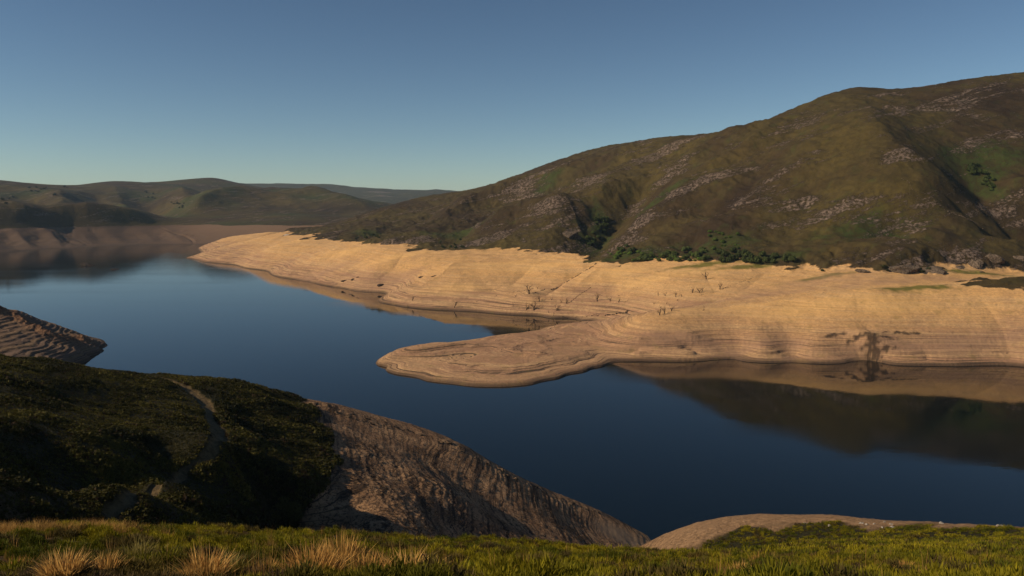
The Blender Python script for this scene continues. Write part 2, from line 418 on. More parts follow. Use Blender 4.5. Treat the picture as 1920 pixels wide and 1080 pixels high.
# bare ground: gentle gullies, level benches
flat_face = 1 - 0.75 * sstep(4.0, 9.0, np.degrees(R.U)) * sstep(790, 700, R.D)
sandz = fbm(X, Y, 110, 2, 51) * 1.2 * flat_face + fbm(X, Y, 60, 2, 52, ridged=True) * 1.0 * flat_face + fbm(X, Y, 12, 4, 55) * 0.35
lowf = sstep(0.3, 5, Z)
gul = 0
for pix, h, w in [([(1115, 492), (1065, 520), (1030, 545), (1000, 560)], -3.2, 9), ([(760, 475), (740, 500), (700, 530)], -2.5, 12), ([(560, 490), (590, 515), (600, 530)], -1.5, 8),
                  ([(1320, 505), (1330, 530), (1345, 550)], -1.2, 12), ([(1400, 548), (1300, 565), (1180, 588), (1100, 600)], -3.0, 12), ([(1440, 510), (1390, 545)], -1.0, 8),
                  ([(1840, 560), (1880, 620), (1900, 680)], -1.2, 8), ([(1730, 655), (1738, 670), (1745, 684)], -1.2, 3),
                  ([(1000, 500), (960, 530), (900, 545)], -2.5, 20), ([(640, 470), (590, 500), (540, 515)], -2.2, 16), ([(860, 490), (830, 520), (780, 545)], 2.5, 18), ([(1130, 500), (1080, 540)], 2.5, 16)]:
    gul = gul + R.fold(pix, h, w * 1.3, 0.15, 0.85)
Zs = R.Z + (1 - dry) * lowf * (sandz + 1.5 * gul)
Zw = Zs + 1.0 * fbm(X, Y, 120, 2, 61)
st = 2.6
terr = (st / (2 * math.pi)) * np.sin(2 * math.pi * Zw / st) * 1.0 + (0.9 / (2 * math.pi)) * np.sin(2 * math.pi * Zw / 0.9) * 0.5
amp = (1 - dry) * sstep(0.0, 1.0, Zs) * (0.25 + 0.75 * sstep(24, 10, Zs))
Zs = Zs - amp * terr
# wave cut lip just above the water
lip = sstep(0.0, 0.25, Zs) * sstep(2.2, 0.8, Zs) * 0.8
R.Z = Zs + lip
X, Y, Z = R.X, R.Y, R.Z
rock = 0.0
for x, y, rx, ry, rot in [(1000, 415, 90, 30, 0.2), (1060, 430, 60, 26, -0.5), (950, 440, 80, 30, 0), (1020, 445, 60, 30, 0), (760, 455, 60, 16, 0), (1300, 350, 90, 16, .3), (1480, 390, 60, 12, 0), (1450, 335, 80, 12, .2), (1560, 400, 60, 10, .2), (1700, 490, 50, 14, 0), (1780, 480, 40, 14, 0), (1640, 180, 60, 40, 0), (1750, 205, 80, 22, 0), (1250, 285, 160, 26, 0.1), (1150, 320, 120, 26, 0.1),
                          (980, 350, 120, 30, 0), (1240, 345, 60, 14, 0.3), (1850, 170, 70, 26, 0), (1680, 300, 30, 16, 0), (1900, 250, 40, 18, 0), (1800, 260, 30, 16, 0), (1510, 235, 60, 24, 0.4), (880, 430, 60, 24, 0.2), (1200, 415, 60, 20, 0.3), (620, 435, 90, 20, 0), (790, 445, 40, 16, 0), (1890, 400, 36, 16, 0)]:
    rock = np.maximum(rock, R.blob(x, y, rx, ry, rot))
green = 0.0
for x, y, rx, ry in [(1125, 425, 14, 45), (1105, 462, 22, 26), (1180, 478, 55, 16), (1300, 480, 60, 20), (1370, 455, 26, 24), (1440, 487, 40, 14), (1835, 325, 30, 30), (1850, 355, 14, 30), (1620, 440, 40, 26), (700, 440, 40, 22), (850, 440, 50, 26), (1240, 370, 40, 20), (1850, 300, 60, 26), (1025, 345, 26, 26)]:
    green = np.maximum(green, R.blob(x, y, rx, ry))
green = np.clip(green * 1.7 + 0.7 * fbm(X, Y, 18, 4, 71) - 0.25, 0, 1) * dry
olive = 0.0
for x, y, rx, ry in [(1400, 290, 120, 40), (1150, 365, 110, 30), (1480, 260, 60, 40), (1570, 290, 90, 40), (1250, 425, 60, 26), (1760, 320, 50, 30), (950, 380, 100, 26), (1575, 465, 26, 14), (1700, 340, 60, 22)]:
    olive = np.maximum(olive, R.blob(x, y, rx, ry))
turf = 0.0
for x, y, rx, ry in [(1700, 541, 24, 9), (1740, 538, 20, 7), (1320, 497, 40, 8), (1400, 500, 40, 6), (1540, 520, 26, 6), (1830, 512, 40, 8)]:
    turf = np.maximum(turf, R.blob(x, y, rx, ry))
dam = 0.0
for x, y, rx, ry in [(1622, 626, 14, 2), (1638, 636, 4, 8), (1641, 650, 3, 14), (1634, 666, 6, 12), (1627, 653, 6, 2.5), (1658, 657, 10, 2.5), (1668, 636, 9, 2), (1560, 632, 12, 2), (1700, 626, 16, 2)]:
    dam = np.maximum(dam, R.blob(x, y, rx, ry))
mud = 0.0
for x, y, rx, ry in [(1640, 528, 60, 22), (1540, 528, 50, 26), (1480, 548, 60, 14), (1760, 524, 50, 14), (1300, 640, 60, 8), (1400, 655, 80, 7), (1700, 650, 90, 8), (1850, 640, 60, 9), (600, 515, 60, 20), (720, 530, 40, 20)]:
    mud = np.maximum(mud, R.blob(x, y, rx, ry))
gold = 0.0
for x, y, rx, ry in [(1160, 510, 40, 22), (1250, 515, 50, 18), (1560, 572, 60, 14), (1680, 570, 50, 14), (1400, 575, 50, 10), (940, 495, 60, 22), (850, 540, 40, 16), (1010, 500, 40, 16), (660, 470, 50, 18), (760, 480, 40, 16), (560, 450, 60, 26)]:
    gold = np.maximum(gold, R.blob(x, y, rx, ry))
mud = np.clip(mud * 1.3 + .5 * fbm(X, Y, 22, 4, 87) - .2, 0, 1); gold = np.clip(gold * 1.3 + .4 * fbm(X, Y, 26, 3, 89) - .15, 0, 1)
R.attr = {'mud': mud, 'gold': gold, 'heath': dry, 'rock': rock, 'green': green, 'olive': np.clip(olive * 0.9 + 0.3 * fbm(X, Y, 50, 3, 81), 0, 1) * 0.8,
          'turf': np.clip(turf * 1.5 + 0.5 * fbm(X, Y, 8, 3, 83) - 0.2, 0, 1) , 'seep': np.clip(dam * 2.6 + 1.5 * fbm(X * .8, Z * 2.2, 4, 4, 85) - 1.25, 0, 1)}
def shore_mat(name, seep=True, **kw):
    m = NT(name)
    mc, fine, rk, brk = mountain_nodes(m)
    sc, p1, p2, g, z = sand_nodes(m, **kw)
    sc = m.mix(m.attr('turf'), sc, (0.16, 0.14, 0.035))
    sc = m.mix(m.math('MULTIPLY', m.attr('mud'), 0.5), sc, (0.33, 0.205, 0.135)); sc = m.mix(m.math('MULTIPLY', m.attr('gold'), 0.35), sc, tuple(v * kw.get('ochre', (0.74,))[0] / 0.74 * (1 if seep else 2.2) for v in (0.80, 0.50, 0.19 if seep else 0.30)))
    if seep: sc = m.mix(m.math('MULTIPLY', m.attr('seep'), 0.85), sc, (0.035, 0.024, 0.018))
    edge = m.ramp(m.math('ADD', m.attr('heath'), m.math('MULTIPLY', m.math('SUBTRACT', brk, 0.5), 0.5)), 0.15, 0.3)
    col = m.mix(edge, sc, mc)
    hs = m.math('ADD', m.math('MULTIPLY', p2, 0.6), m.math('MULTIPLY', g, 0.5))
    hm = m.math('ADD', m.math('MULTIPLY', fine, 1.6), m.math('MULTIPLY', m.math('MULTIPLY', rk, brk), 2.4))
    h = m.math('ADD', m.math('MULTIPLY', hs, m.math('SUBTRACT', 1.0, edge)), m.math('MULTIPLY', hm, edge))
    return m.done(col, m.bump(h, 1.2, 1.0))
shore_m = shore_mat('heath_and_bare_shore')
R.build(shore_m, 'brown heath mountain above the pale bare reservoir shore')

# ================================================================== far left hills and far shore
C = []
FW = [(-700, 492), (-300, 484), (-80, 477), (0, 474), (50, 470), (100, 466), (160, 464), (240, 460), (300, 458), (380, 457), (450, 456), (520, 456), (600, 456), (750, 456), (950, 456)]
for p in FW: C.append((*p, 'z', 0.0))
for p in [(-700, 440), (-300, 433), (0, 429), (120, 426), (240, 424), (400, 422.5), (520, 423), (600, 423), (750, 423), (950, 423)]: C.append((*p, 'z', HW))
for x, y, D in [(-600, 375, 2900), (-200, 385, 2600), (0, 393, 2500), (60, 393, 2550), (130, 392, 2600), (180, 397, 2600), (240, 409, 2600), (310, 417, 2650), (0, 372, 3600), (100, 370, 3600), (200, 374, 3600), (290, 385, 3700),
                (325, 407, 2900), (400, 386, 3250), (480, 361, 3700), (530, 356, 3900), (560, 358, 3900), (640, 372, 3700), (715, 388, 3500), (800, 400, 3400), (420, 405, 2900), (520, 400, 2950), (620, 405, 2900),
                (-700, 310, 4600), (-200, 325, 4600), (0, 338, 4600), (60, 345, 4600), (120, 350, 4700), (155, 346, 4700), (210, 340, 4700), (300, 344, 4800), (345, 340, 5000), (400, 334, 5100), (440, 342, 5100), (480, 350, 5200), (560, 364, 5300), (650, 382, 5300), (900, 395, 5300), (750, 388, 4500), (850, 396, 4500), (720, 386, 5200), (800, 395, 3900)]:
    C.append((x, y, 'D', D))
aux = [(x, wd(x, y) * 0.93, -15) for x, y in FW[:9]] + [(x, 3000, 62) for x in (-200, 0, 100, 200)] + [(x, 5800, 150) for x in (-300, 0, 200, 400)] + [(400, 4300, 175), (300, 4300, 180), (480, 4500, 150), (560, 4600, 140), (650, 4300, 110), (600, 6000, 100), (900, 6000, 80)] + [(x, d_, z_) for x in (950, 1200, 1700) for d_, z_ in ((1600, 5), (2300, 40), (3200, 60), (4300, 80), (6000, 80))]
A = Patch('far_hills', C, 1500, 6800, az_array(-34, -3, 0.062, -60, -2, 0.3), 0.003, aux)
X, Y, Z = A.X, A.Y, A.Z
dry = sstep(HW - 1, HW + 5, Z + 2 * fbm(X, Y, 80, 3, 15))
spur = fbm(X * 1.0 + Y * 0.9 + 60 * fbm(X, Y, 300, 2, 7), Y * 0.15, 170, 5, 115, ridged=True, gain=.6)
rgh = fbm(X, Y, 500, 3, 111) * 22 + fbm(X, Y, 140, 4, 121, ridged=True) * 7
skl = 1 - 0.85 * sstep(3900, 4500, A.D)
fd = 0
for pix, h, w in [([(480, 362), (400, 385), (320, 407)], 42, 110), ([(560, 362), (640, 385), (700, 402)], 30, 110), ([(120, 392), (220, 406), (300, 420)], 16, 60), ([(20, 392), (80, 402), (140, 420)], 14, 50), ([(255, 360), (285, 390), (330, 409)], -45, 110),
                  ([(180, 362), (190, 392)], -30, 90), ([(60, 365), (90, 390)], -25, 80), ([(210, 345), (225, 375), (245, 402)], 25, 80), ([(330, 350), (345, 375), (350, 392)], 28, 70), ([(110, 360), (130, 385)], 22, 70)]: fd = fd + A.fold(pix, h, w)
sp = 0
for x0, x1, y1 in [(-60, -10, 478), (10, 62, 471), (70, 118, 467), (128, 175, 464), (190, 232, 461), (245, 290, 459), (305, 345, 458)]:
    sp = np.maximum(sp, A.fold([(x0, 428), ((x0 + x1) / 2 + (x0 * 7 % 13) - 6, 444), (x1, y1 - 3)], 11 if x0 < 100 else 5, 18 + (x0 * 31 % 17), .6))
A.Z = Z + (1 - dry) * sstep(-3, 5, Z) * sp * sstep(HW + 3, HW - 12, Z) + dry * skl * sstep(HW, HW + 50, Z) * (0.55 * rgh + 1.3 * fd) + (1 - dry) * sstep(-2, 8, Z) * sstep(HW + 1, HW - 14, Z) * (np.minimum(spur, .4) - .4) * 11
Zw = A.Z + fbm(X, Y, 120, 2, 61)
gr = np.clip(fbm(X, Y, 260, 4, 131) * 1.2 + 0.1, 0, 1)
rd = np.zeros(A.Z.shape)
A.attr = {'gold': sstep(float(ray(250, 430)[0]), float(ray(430, 430)[0]), A.U), 'heath': dry, 'rock': np.zeros(A.Z.shape), 'green': gr * 0.95, 'olive': np.clip(A.blob(130, 396, 160, 60) + A.blob(500, 365, 400, 250) + 0.5 * fbm(X, Y, 300, 3, 141), 0, 1), 'turf': rd, 'seep': rd}
A.build(shore_mat('far_heath_and_shore', False, ochre=(0.13, 0.082, 0.058), pink=(0.085, 0.056, 0.044), dark=(0.05, 0.035, 0.03), band_hi=44), 'green brown hills rising beyond the far shore of the reservoir')

# ================================================================== blue ridge on the horizon
C = []
for x, y in [(-900, 345), (-300, 352), (0, 356), (200, 356), (400, 350), (480, 345), (540, 347), (600, 349), (640, 354), (700, 356), (740, 359), (800, 365), (835, 363), (875, 363), (960, 370), (1300, 365), (2000, 355), (3000, 350)]:
    C.append((x, y, 'D', 9500))
aux = [(x, 6500, 60) for x in (-900, 0, 500, 900, 1500, 3000)] + [(x, 8000, 190) for x in (-900, 0, 500, 900, 1500, 3000)] + [(x, 11500, 100) for x in (-900, 0, 500, 900, 1500, 3000)]
B = Patch('distant_ridge', C, 6000, 12300, az_array(-34, 10, 0.12, -60, 60, 0.4), 0.008, aux)
X, Y = B.X, B.Y
B.Z = B.Z + fbm(X, Y, 1400, 4, 211, ridged=True) * 26 * sstep(6000, 7000, B.D) * (1 - 0.9 * sstep(8900, 9500, B.D)) - 12 * sstep(9300, 9500, B.D) * (fbm(X, Y, 800, 2, 4) * 0.4)
scar = np.maximum(B.blob(713, 362, 120, 45, -0.5), B.blob(722, 367, 130, 40, -0.3))
z0 = np.zeros(B.Z.shape)
B.attr = {'heath': z0 + 1, 'rock': np.clip(scar * 3, 0, 2.5), 'green': z0 + 0.5, 'olive': z0, 'turf': z0, 'seep': z0}
B.build(bpy.data.materials['far_heath_and_shore'], 'blue hazy ridge on the horizon')

# ================================================================== left headland
DC = 683.0                                                   # distance of its crest, from the waterline at the tip
C = [(200, 645, 'z', 0.0), (192, 654, 'z', 0.0), (168, 669, 'z', 0.0), (140, 687, 'z', 0.0), (100, 715, 'z', 0.0), (50, 733, 'z', 0.0), (0, 751, 'z', 0.0)]
C += [(x, y, 'D', DC) for x, y in [(-900, 550), (-500, 555), (-150, 567), (0, 579), (30, 584), (60, 594), (80, 601), (100, 608), (120, 616), (150, 627), (175, 636)]]
aux = [(222, 640, -9), (214, 665, -5), (213, 690, -4), (230, 700, -9), (245, 640, -14), (0, 780, -18), (-500, 800, -18), (200, 720, -9), (200, 600, -12), (240, 560, -16)]
for x, yc, yw in [(-500, 555, 850), (-200, 570, 800), (-80, 573, 772), (0, 579, 751), (50, 591, 733), (100, 608, 715), (150, 627, 682), (172, 634.5, 668)]:
    zc = H + DC * float(ray(x, yc)[1]); Dw = wd(x, yw)
    for t_ in (.2, .4, .6, .8): aux.append((x, DC + (Dw - DC) * t_, zc * (1 - t_) * 1.05))
    aux.append((x, Dw - 24, -6)); aux.append((x, DC + 30, zc * .6 if x < 120 else -1.0)); aux.append((x, DC + 68, -6))
aux += [(x, D_, z_) for x in (-800, -1100, -1500) for D_, z_ in ((400, -10), (470, 15), (DC, 38), (DC + 80, 5))]
L = Patch('headland', C, 400, 830, az_array(-33.5, -25.5, 0.045, -50, -25, 0.2), 0.0011, aux)
X, Y, Z = L.X, L.Y, L.Z
ed = sstep(0, 5, Z)
rk = fbm(X, Y, 14, 5, 301, gain=0.6, ridged=True)
d, t = L.line_dist([(-60, 575), (20, 590), (60, 612), (90, 632), (125, 640), (160, 640)])
outcrop = np.exp(-(d / 7) ** 2)
d2, t2 = L.line_dist([(40, 600), (90, 622), (140, 640), (190, 648)])
cut = np.exp(-(d2 / 6) ** 2)
L.Z = Z + ed * (fbm(X, Y, 40, 3, 305) * 1.5 + outcrop * (1.1 + 0.9 * rk) * 1.5 - cut * 1.2 + 0.25 * rk)
Zw = L.Z + 1.2 * fbm(X, Y, 40, 3, 61)
L.Z = L.Z - sstep(0, 1, L.Z) * (1 - 0.7 * outcrop) * (1.7 / (2 * math.pi)) * np.sin(2 * math.pi * Zw / 1.7 + 2 * fbm(X, Y, 50, 2, 66)) * 0.85 - sstep(0, 1, L.Z) * (0.6 / (2 * math.pi)) * np.sin(2 * math.pi * Zw / 0.6) * 0.5
L.attr = {'outcrop': outcrop}
def head_mat():
    m = NT('terraced_shale_bank')
    col, p1, p2, g, z = sand_nodes(m, (0.24, 0.155, 0.105), (0.19, 0.13, 0.095), (0.03, 0.022, 0.018), 0, 60)
    col = m.mix(m.attr('outcrop'), col, m.mix(m.ramp(g, 0.4, 0.6), (0.10, 0.05, 0.03), (0.26, 0.15, 0.085)))
    return m.done(col, m.bump(m.math('ADD', m.math('MULTIPLY', g, 0.9), p2), 0.9, 1.0))
L.build(head_mat(), 'dark terraced rocky headland at the left edge of the water')

# ================================================================== near bank
C = []
for x, y, D in [(0, 960, 85), (0, 850, 110), (0, 760, 148), (0, 678, 195), (-300, 960, 80), (-300, 800, 110), (-300, 680, 170), (-900, 800, 100), (-900, 700, 160),
                (100, 960, 92), (100, 850, 125), (100, 760, 165), (100, 686, 205), (200, 935, 105), (200, 850, 130), (200, 770, 172), (200, 695, 215), (300, 905, 120), (300, 800, 165), (300, 707, 230),
                (190, 978, 106), (270, 925, 122), (340, 880, 140), (405, 838, 162), (392, 770, 195), (360, 735, 212), (320, 845, 146), (350, 800, 170),
                (400, 711, 232), (500, 733, 238), (550, 750, 240), (600, 757, 241),
                (450, 800, 188), (450, 880, 150), (400, 950, 128), (500, 840, 178), (560, 800, 205), (560, 900, 165), (480, 960, 138), (505, 978, 156), (480, 990, 150),
                (580, 760, 240), (630, 860, 188), (605, 920, 168), (540, 965, 161),
                (700, 787, 243), (800, 814, 245), (860, 832, 246), (950, 882, 247), (1000, 906, 248), (1100, 948, 250), (1160, 977, 251),
                (700, 850, 205), (700, 920, 172), (750, 900, 190), (800, 860, 222), (850, 920, 196), (900, 950, 200), (700, 985, 150), (850, 990, 172), (950, 990, 190), (1050, 995, 212), (1000, 950, 222), (1100, 985, 232), (1150, 1000, 236),
                (1250, 1003, 186), (1300, 984, 176), (1350, 972, 170), (1420, 966, 165), (1500, 967, 160), (1600, 974, 157), (1750, 986, 150), (1900, 997, 145), (2200, 1010, 140), (2700, 1030, 130),
                (1250, 1016, 150), (1400, 1003, 140), (1600, 994, 138), (1900, 1004, 128),
                (1400, 1046, 46), (1600, 1046, 46), (1850, 1046, 46), (1500, 1022, 84), (1750, 1022, 84), (2100, 1030, 80), (1400, 1084, 21), (1700, 1088, 20), (1900, 1090, 20), (2300, 1090, 20),
                (1200, 1045, 38), (1300, 1042, 50)]:
    C.append((x, y, 'D', D))
C += [(1214, 1006, 'z', 0.5)]
aux = []
for x, D, s_ in [(0, 30, 1000), (200, 30, 1010), (400, 32, 1016), (600, 34, 1018), (800, 36, 1022), (1000, 40, 1026)]:
    aux.append((x, D, H + D * float(ray(x, s_)[1])))
    aux.append((x, 14, H + 14 * float(ray(x, 1100)[1])))
    aux.append((x, D * 1.6, H + D * 1.6 * (float(ray(x, s_)[1]) - 0.05)))
aux += [(0, 60, 72), (200, 65, 66), (400, 80, 60), (600, 90, 52), (800, 100, 45), (1000, 105, 44), (600, 125, 44), (800, 130, 38), (1000, 150, 28), (1150, 160, 25), (1210, 200, 12), (-400, 50, 80), (-900, 40, 88), (-900, 14, 98)]
aux += [(x, 1.0, 103.25) for x in (-3000, 0, 960, 1900, 5000)] + [(x, 4.0, 102.2) for x in (-2000, 0, 960, 1900, 4000)]
aux += [(x, D * 1.12, -6 if x > 900 else z) for x, D, z in [(700, 250, 26), (800, 250, 20), (860, 250, 18), (950, 250, 0), (1000, 250, 0), (1100, 250, 0), (1160, 250, 0)]]
aux += [(x, 330, -14) for x in (500, 600, 700, 800, 900, 1000, 1150)] + [(x, 300, z) for x, z in [(0, 35), (100, 30), (200, 28), (300, 26), (400, 24), (500, 14), (600, 4), (-400, 45), (-900, 50)]]
aux += [(x, 400, z) for x, z in [(-900, 10), (-400, 0), (0, -8), (200, -12), (400, -14), (800, -20)]]
aux += [(1214, 270, -8), (1214, 330, -16), (1300, 215, 8), (1300, 240, -4), (1420, 200, 22), (1420, 240, -4), (1600, 190, 22), (1600, 235, -4), (1750, 180, 22), (1750, 225, -4), (1900, 175, 22), (1900, 220, -4), (2200, 170, 22), (2200, 215, -5), (2700, 210, -6), (1300, 330, -18), (1600, 330, -20), (1900, 330, -20), (2700, 330, -20)]
va_n = np.concatenate([np.arange(math.log(0.9), math.log(8), 0.03), np.arange(math.log(8), math.log(100), 0.008), np.arange(math.log(100), math.log(420), 0.0028)])
N = Patch('hillside', C, 1, 420, az_array(-34, 34, 0.075, -75, 75, 0.5), va_n, aux)
X, Y, Z = N.X, N.Y, N.Z
PXN = 960 + F * np.tan(N.U)
# scrub / bare boundary is the old high water mark, drawn as a world line of heights
bare = sstep(HW + 1.5, HW - 1.5, Z + 1.6 * fbm(X, Y, 14, 3, 401)) * sstep(60, 110, N.D)
rb = sstep(-3, 3, N.D - np.interp(PXN, [1150, 1230, 1400, 1600, 1900, 2300], [128, 137, 142, 143, 136, 130]) + 5 * fbm(X, Y, 9, 3, 403))
pxb = np.interp(N.D, [140, 150, 158, 168, 188, 205, 225, 242, 260], [500, 505, 540, 592, 618, 612, 588, 560, 540])
bl = sstep(-7, 7, PXN - pxb + 14 * fbm(X, Y, 9, 3, 404)) * sstep(128, 140, N.D)
bare = np.where(PXN < 1200, np.maximum(bl, bare * sstep(HW - 2, HW - 7, Z)), bare)
bare = np.where(PXN > 1200, rb, bare * (1 - sstep(1100, 1200, PXN)) + rb * sstep(1100, 1200, PXN))
far = sstep(60, 120, N.D)
rills = fbm(X * 0.9 + Z * 0.3, Y * 0.9, 10, 5, 411, gain=0.62, ridged=True)
N.Z = Z + far * (1 - bare) * fbm(X, Y, 22, 4, 405) * 0.7 + bare * (fbm(X, Y, 30, 3, 407) * 0.35 + 0.12 * rills + fbm(X, Y, 2.2, 3, 409, ridged=True) * (0.05 + 0.13 * sstep(240, 170, N.D + 25 * fbm(X, Y, 20, 2, 3)) * sstep(1150, 950, PXN))) * sstep(-1, 3, Z) + (1 - far) * fbm(X, Y, 3.0, 4, 415) * 0.12 * sstep(3, 10, N.D)
pd, pt = N.line_dist([(205, 962, 80), (240, 940, 80), (290, 912, 80), (345, 880, 80), (400, 845), (412, 820), (398, 785), (385, 755), (345, 722), (300, 709), (265, 703)])
path = sstep(2.1, 1.0, pd * (1 + 1.1 * sstep(.55, .3, pt)) + 0.7 * fbm(X, Y, 3.5, 3, 421))
N.Z = N.Z - path * 0.5
Zw = N.base + 0.5 * fbm(X, Y, 26, 3, 431)
N.Z = N.Z - bare * sstep(0, 1, N.Z) * ((2.3 / (2 * math.pi)) * np.sin(2 * math.pi * Zw / 2.3 + 3 * fbm(X, Y, 60, 2, 4)) * 0.22 * sstep(0, .5, fbm(X, Y, 35, 2, 435)) + (0.8 / (2 * math.pi)) * np.sin(2 * math.pi * Zw / 0.8 + 2 * fbm(X, Y, 30, 2, 8)) * (0.10 + 0.35 * sstep(0, .5, fbm(X, Y, 28, 2, 437))))
fan = N.blob(1165, 1005, 9, 7)
N.attr = {'far_soil': far, 'bare': bare, 'path': path, 'fan': np.clip(fan * 1.6 - 0.2, 0, 1), 'smooth': np.clip(sstep(1150, 1300, 960 + F * np.tan(N.U)), 0, 1)}
def near_mat():
    m = NT('near_bank_ground')
    fine = m.noise(m.pos((1, 1, 1)), 1.1, 9, 0.75); mid = m.noise(m.pos((1, 1, 1)), 0.11, 6, 0.6)
    lay = m.noise(m.pos((0.02, 0.02, 1.3)), 1.0, 6, 0.7, 0.3)
    stones = m.vor(m.pos((1, 1, 1)), 1.6)
    b = m.mix(m.ramp(mid, 0.35, 0.65), (0.25, 0.145, 0.078), (0.44, 0.27, 0.145))
    lay2 = m.noise(m.pos((0.03, 0.03, 3.2)), 1.0, 4, 0.7, 0.2)
    b = m.mix(m.ramp(lay, 0.52, 0.60), b, (0.065, 0.042, 0.028)); b = m.mix(m.math('MULTIPLY', m.ramp(lay2, 0.52, 0.60), 0.7), b, (0.05, 0.034, 0.024))
    b = m.mix(m.ramp(fine, 0.52, 0.36), b, (0.045, 0.028, 0.018))
    b = m.mix(m.math('MULTIPLY', m.ramp(fine, 0.60, 0.74), 0.6), b, (0.26, 0.18, 0.12))
    b = m.mix(m.math('MULTIPLY', m.attr('smooth'), 0.8), b, m.mix(m.ramp(fine, 0.35, 0.7), (0.24, 0.15, 0.08), (0.40, 0.26, 0.15)))
    b = m.mix(m.attr('fan'), b, (0.21, 0.15, 0.10))
    soil = m.mix(m.ramp(fine, 0.35, 0.65), (0.045, 0.028, 0.014), (0.11, 0.068, 0.032))
    soil = m.mix(m.attr('far_soil'), soil, m.mix(m.ramp(fine, 0.35, 0.65), (0.012, 0.012, 0.005), (0.040, 0.036, 0.012)))  # ground past the near brow turns a darker olive
    col = m.mix(m.attr('bare'), soil, b)
    col = m.mix(m.attr('path'), col, m.mix(m.ramp(fine, 0.35, 0.65), (0.08, 0.058, 0.028), (0.17, 0.12, 0.058)))
    h = m.math('ADD', m.math('ADD', m.math('MULTIPLY', fine, 0.9), m.math('MULTIPLY', m.math('ADD', lay, lay2), 0.5)), m.math('MULTIPLY', stones, -0.25))
    h = m.math('MULTIPLY', h, m.math('SUBTRACT', 1.0, m.math('MULTIPLY', m.attr('fan'), 0.9)))
    return m.done(col, m.bump(h, 0.5, 1.0))
N.build(near_mat(), 'near bank: scrub covered rise, bare eroded slope and the grassy brow')

def make_haze():
    me_v = np.array([(x, y, z) for x in (-12800, 12800) for y in (-400, 12800) for z in (-161, 375)], float)
    f = np.array([[0, 1, 3, 2], [4, 6, 7, 5], [0, 4, 5, 1], [2, 3, 7, 6], [0, 2, 6, 4], [1, 5, 7, 3]])
    m = bpy.data.materials.new('pale_air'); m.use_nodes = True; t = m.node_tree; t.nodes.remove(t.nodes['Principled BSDF'])
    v = t.nodes.new('ShaderNodeVolumePrincipled'); v.inputs['Color'].default_value = (0.5, 0.73, 1.0, 1); v.inputs['Density'].default_value = HAZE
    t.links.new(v.outputs[0], t.nodes['Material Output'].inputs['Volume'])
    o = mesh_np('haze', me_v, f, m, smooth=False); tag(o, 'thin blue air over the far hills', 'haze', kind='stuff')
make_haze()

# ================================================================== plants, stones and snags
def leaf_mat(name, mul=1.0, trans=0.25, rough=0.75):
    m = NT(name)
    c = m.attr('tint', 'Color')
    n = m.noise(m.pos((1, 1, 1)), 3.0, 3, 0.6)
    c = m.mix(m.ramp(n, 0.3, 0.7), m.mix(0.35, c, (0.01, 0.008, 0.004)), c)
    m.done(c, None, rough)
    tr = m.n('ShaderNodeBsdfTranslucent'); m.lk(c, tr.inputs[0])
    mx = m.n('ShaderNodeMixShader'); mx.inputs[0].default_value = trans
    m.lk(m.b.outputs[0], mx.inputs[1]); m.lk(tr.outputs[0], mx.inputs[2]); m.lk(mx.outputs[0], m.out.inputs['Surface'])
    return m.m
veg_m = leaf_mat('heather_sprigs')
dry_m = leaf_mat('dry_grass_blades', trans=0.3)
tree_m = leaf_mat('tree_leaves')

def sprig_template(n, w, seed, lean=0.45, seg=2, spread=0.5, curve=0.12, hmin=0.45):
    """n tapering sprigs rising from a clump of unit height and radius; triangles"""
    g = np.random.default_rng(seed); V = []; Fc = []; T = []
    for i in range(n):
        a = g.uniform(0, 2 * math.pi); r = spread * math.sqrt(g.uniform()); h = g.uniform(hmin, 1.0) * (1 - 0.35 * r / max(spread, .01))
        bx, by = r * math.cos(a), r * math.sin(a); a2 = a + g.normal(0, 0.7); ln = lean * g.uniform(0.2, 1) * (0.4 + r / max(spread, .01))
        tx, ty = math.cos(a2) * ln, math.sin(a2) * ln
        wa = g.uniform(0, math.pi); wx, wy = math.cos(wa) * w / 2, math.sin(wa) * w / 2
        k = len(V); sh = g.uniform(0.75, 1.2)
        z0 = h * g.uniform(-0.05, 0.3) if seg == 2 else 0
        if seg == 2:
            V += [(bx - wx, by - wy, z0), (bx + wx, by + wy, z0), (bx + tx * .45 - wx * .8, by + ty * .45 - wy * .8, z0 + (h - z0) * .6), (bx + tx * .45 + wx * .8, by + ty * .45 + wy * .8, z0 + (h - z0) * .6), (bx + tx, by + ty, h)]
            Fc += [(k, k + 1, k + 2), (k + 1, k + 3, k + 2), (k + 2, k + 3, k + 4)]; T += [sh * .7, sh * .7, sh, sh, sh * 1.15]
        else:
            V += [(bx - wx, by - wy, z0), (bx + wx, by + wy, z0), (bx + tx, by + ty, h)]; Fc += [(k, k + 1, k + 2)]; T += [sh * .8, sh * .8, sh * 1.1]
    return np.array(V, float), np.array(Fc), np.array(T)

def leafball_template(n, size, seed, flat=0.75):
    """n leaf clump triangles spread through an uneven mound of unit radius"""
    g = np.random.default_rng(seed)
    lob = g.normal(size=(7, 3)); lob /= np.linalg.norm(lob, axis=1)[:, None]; lob[:, 2] = np.abs(lob[:, 2]) * .8
    V = []; T = []
    for i in range(n):
        L_ = lob[g.integers(7)] * 0.5
        d = g.normal(size=3); d /= np.linalg.norm(d); p = L_ + d * 0.52 * g.uniform(0.55, 1.0) ** 0.5
        p[2] = abs(p[2]) * flat
        a = g.normal(size=3); a /= np.linalg.norm(a); b = np.cross(a, d); b /= np.linalg.norm(b) + 1e-6
        s_ = size * g.uniform(0.6, 1.3); sh = g.uniform(0.7, 1.25)
        V += [p + a * s_, p - a * s_ * .5 + b * s_ * .8, p - a * s_ * .5 - b * s_ * .8]; T += [sh] * 3
    return np.array(V), np.arange(3 * n).reshape(-1, 3), np.array(T)

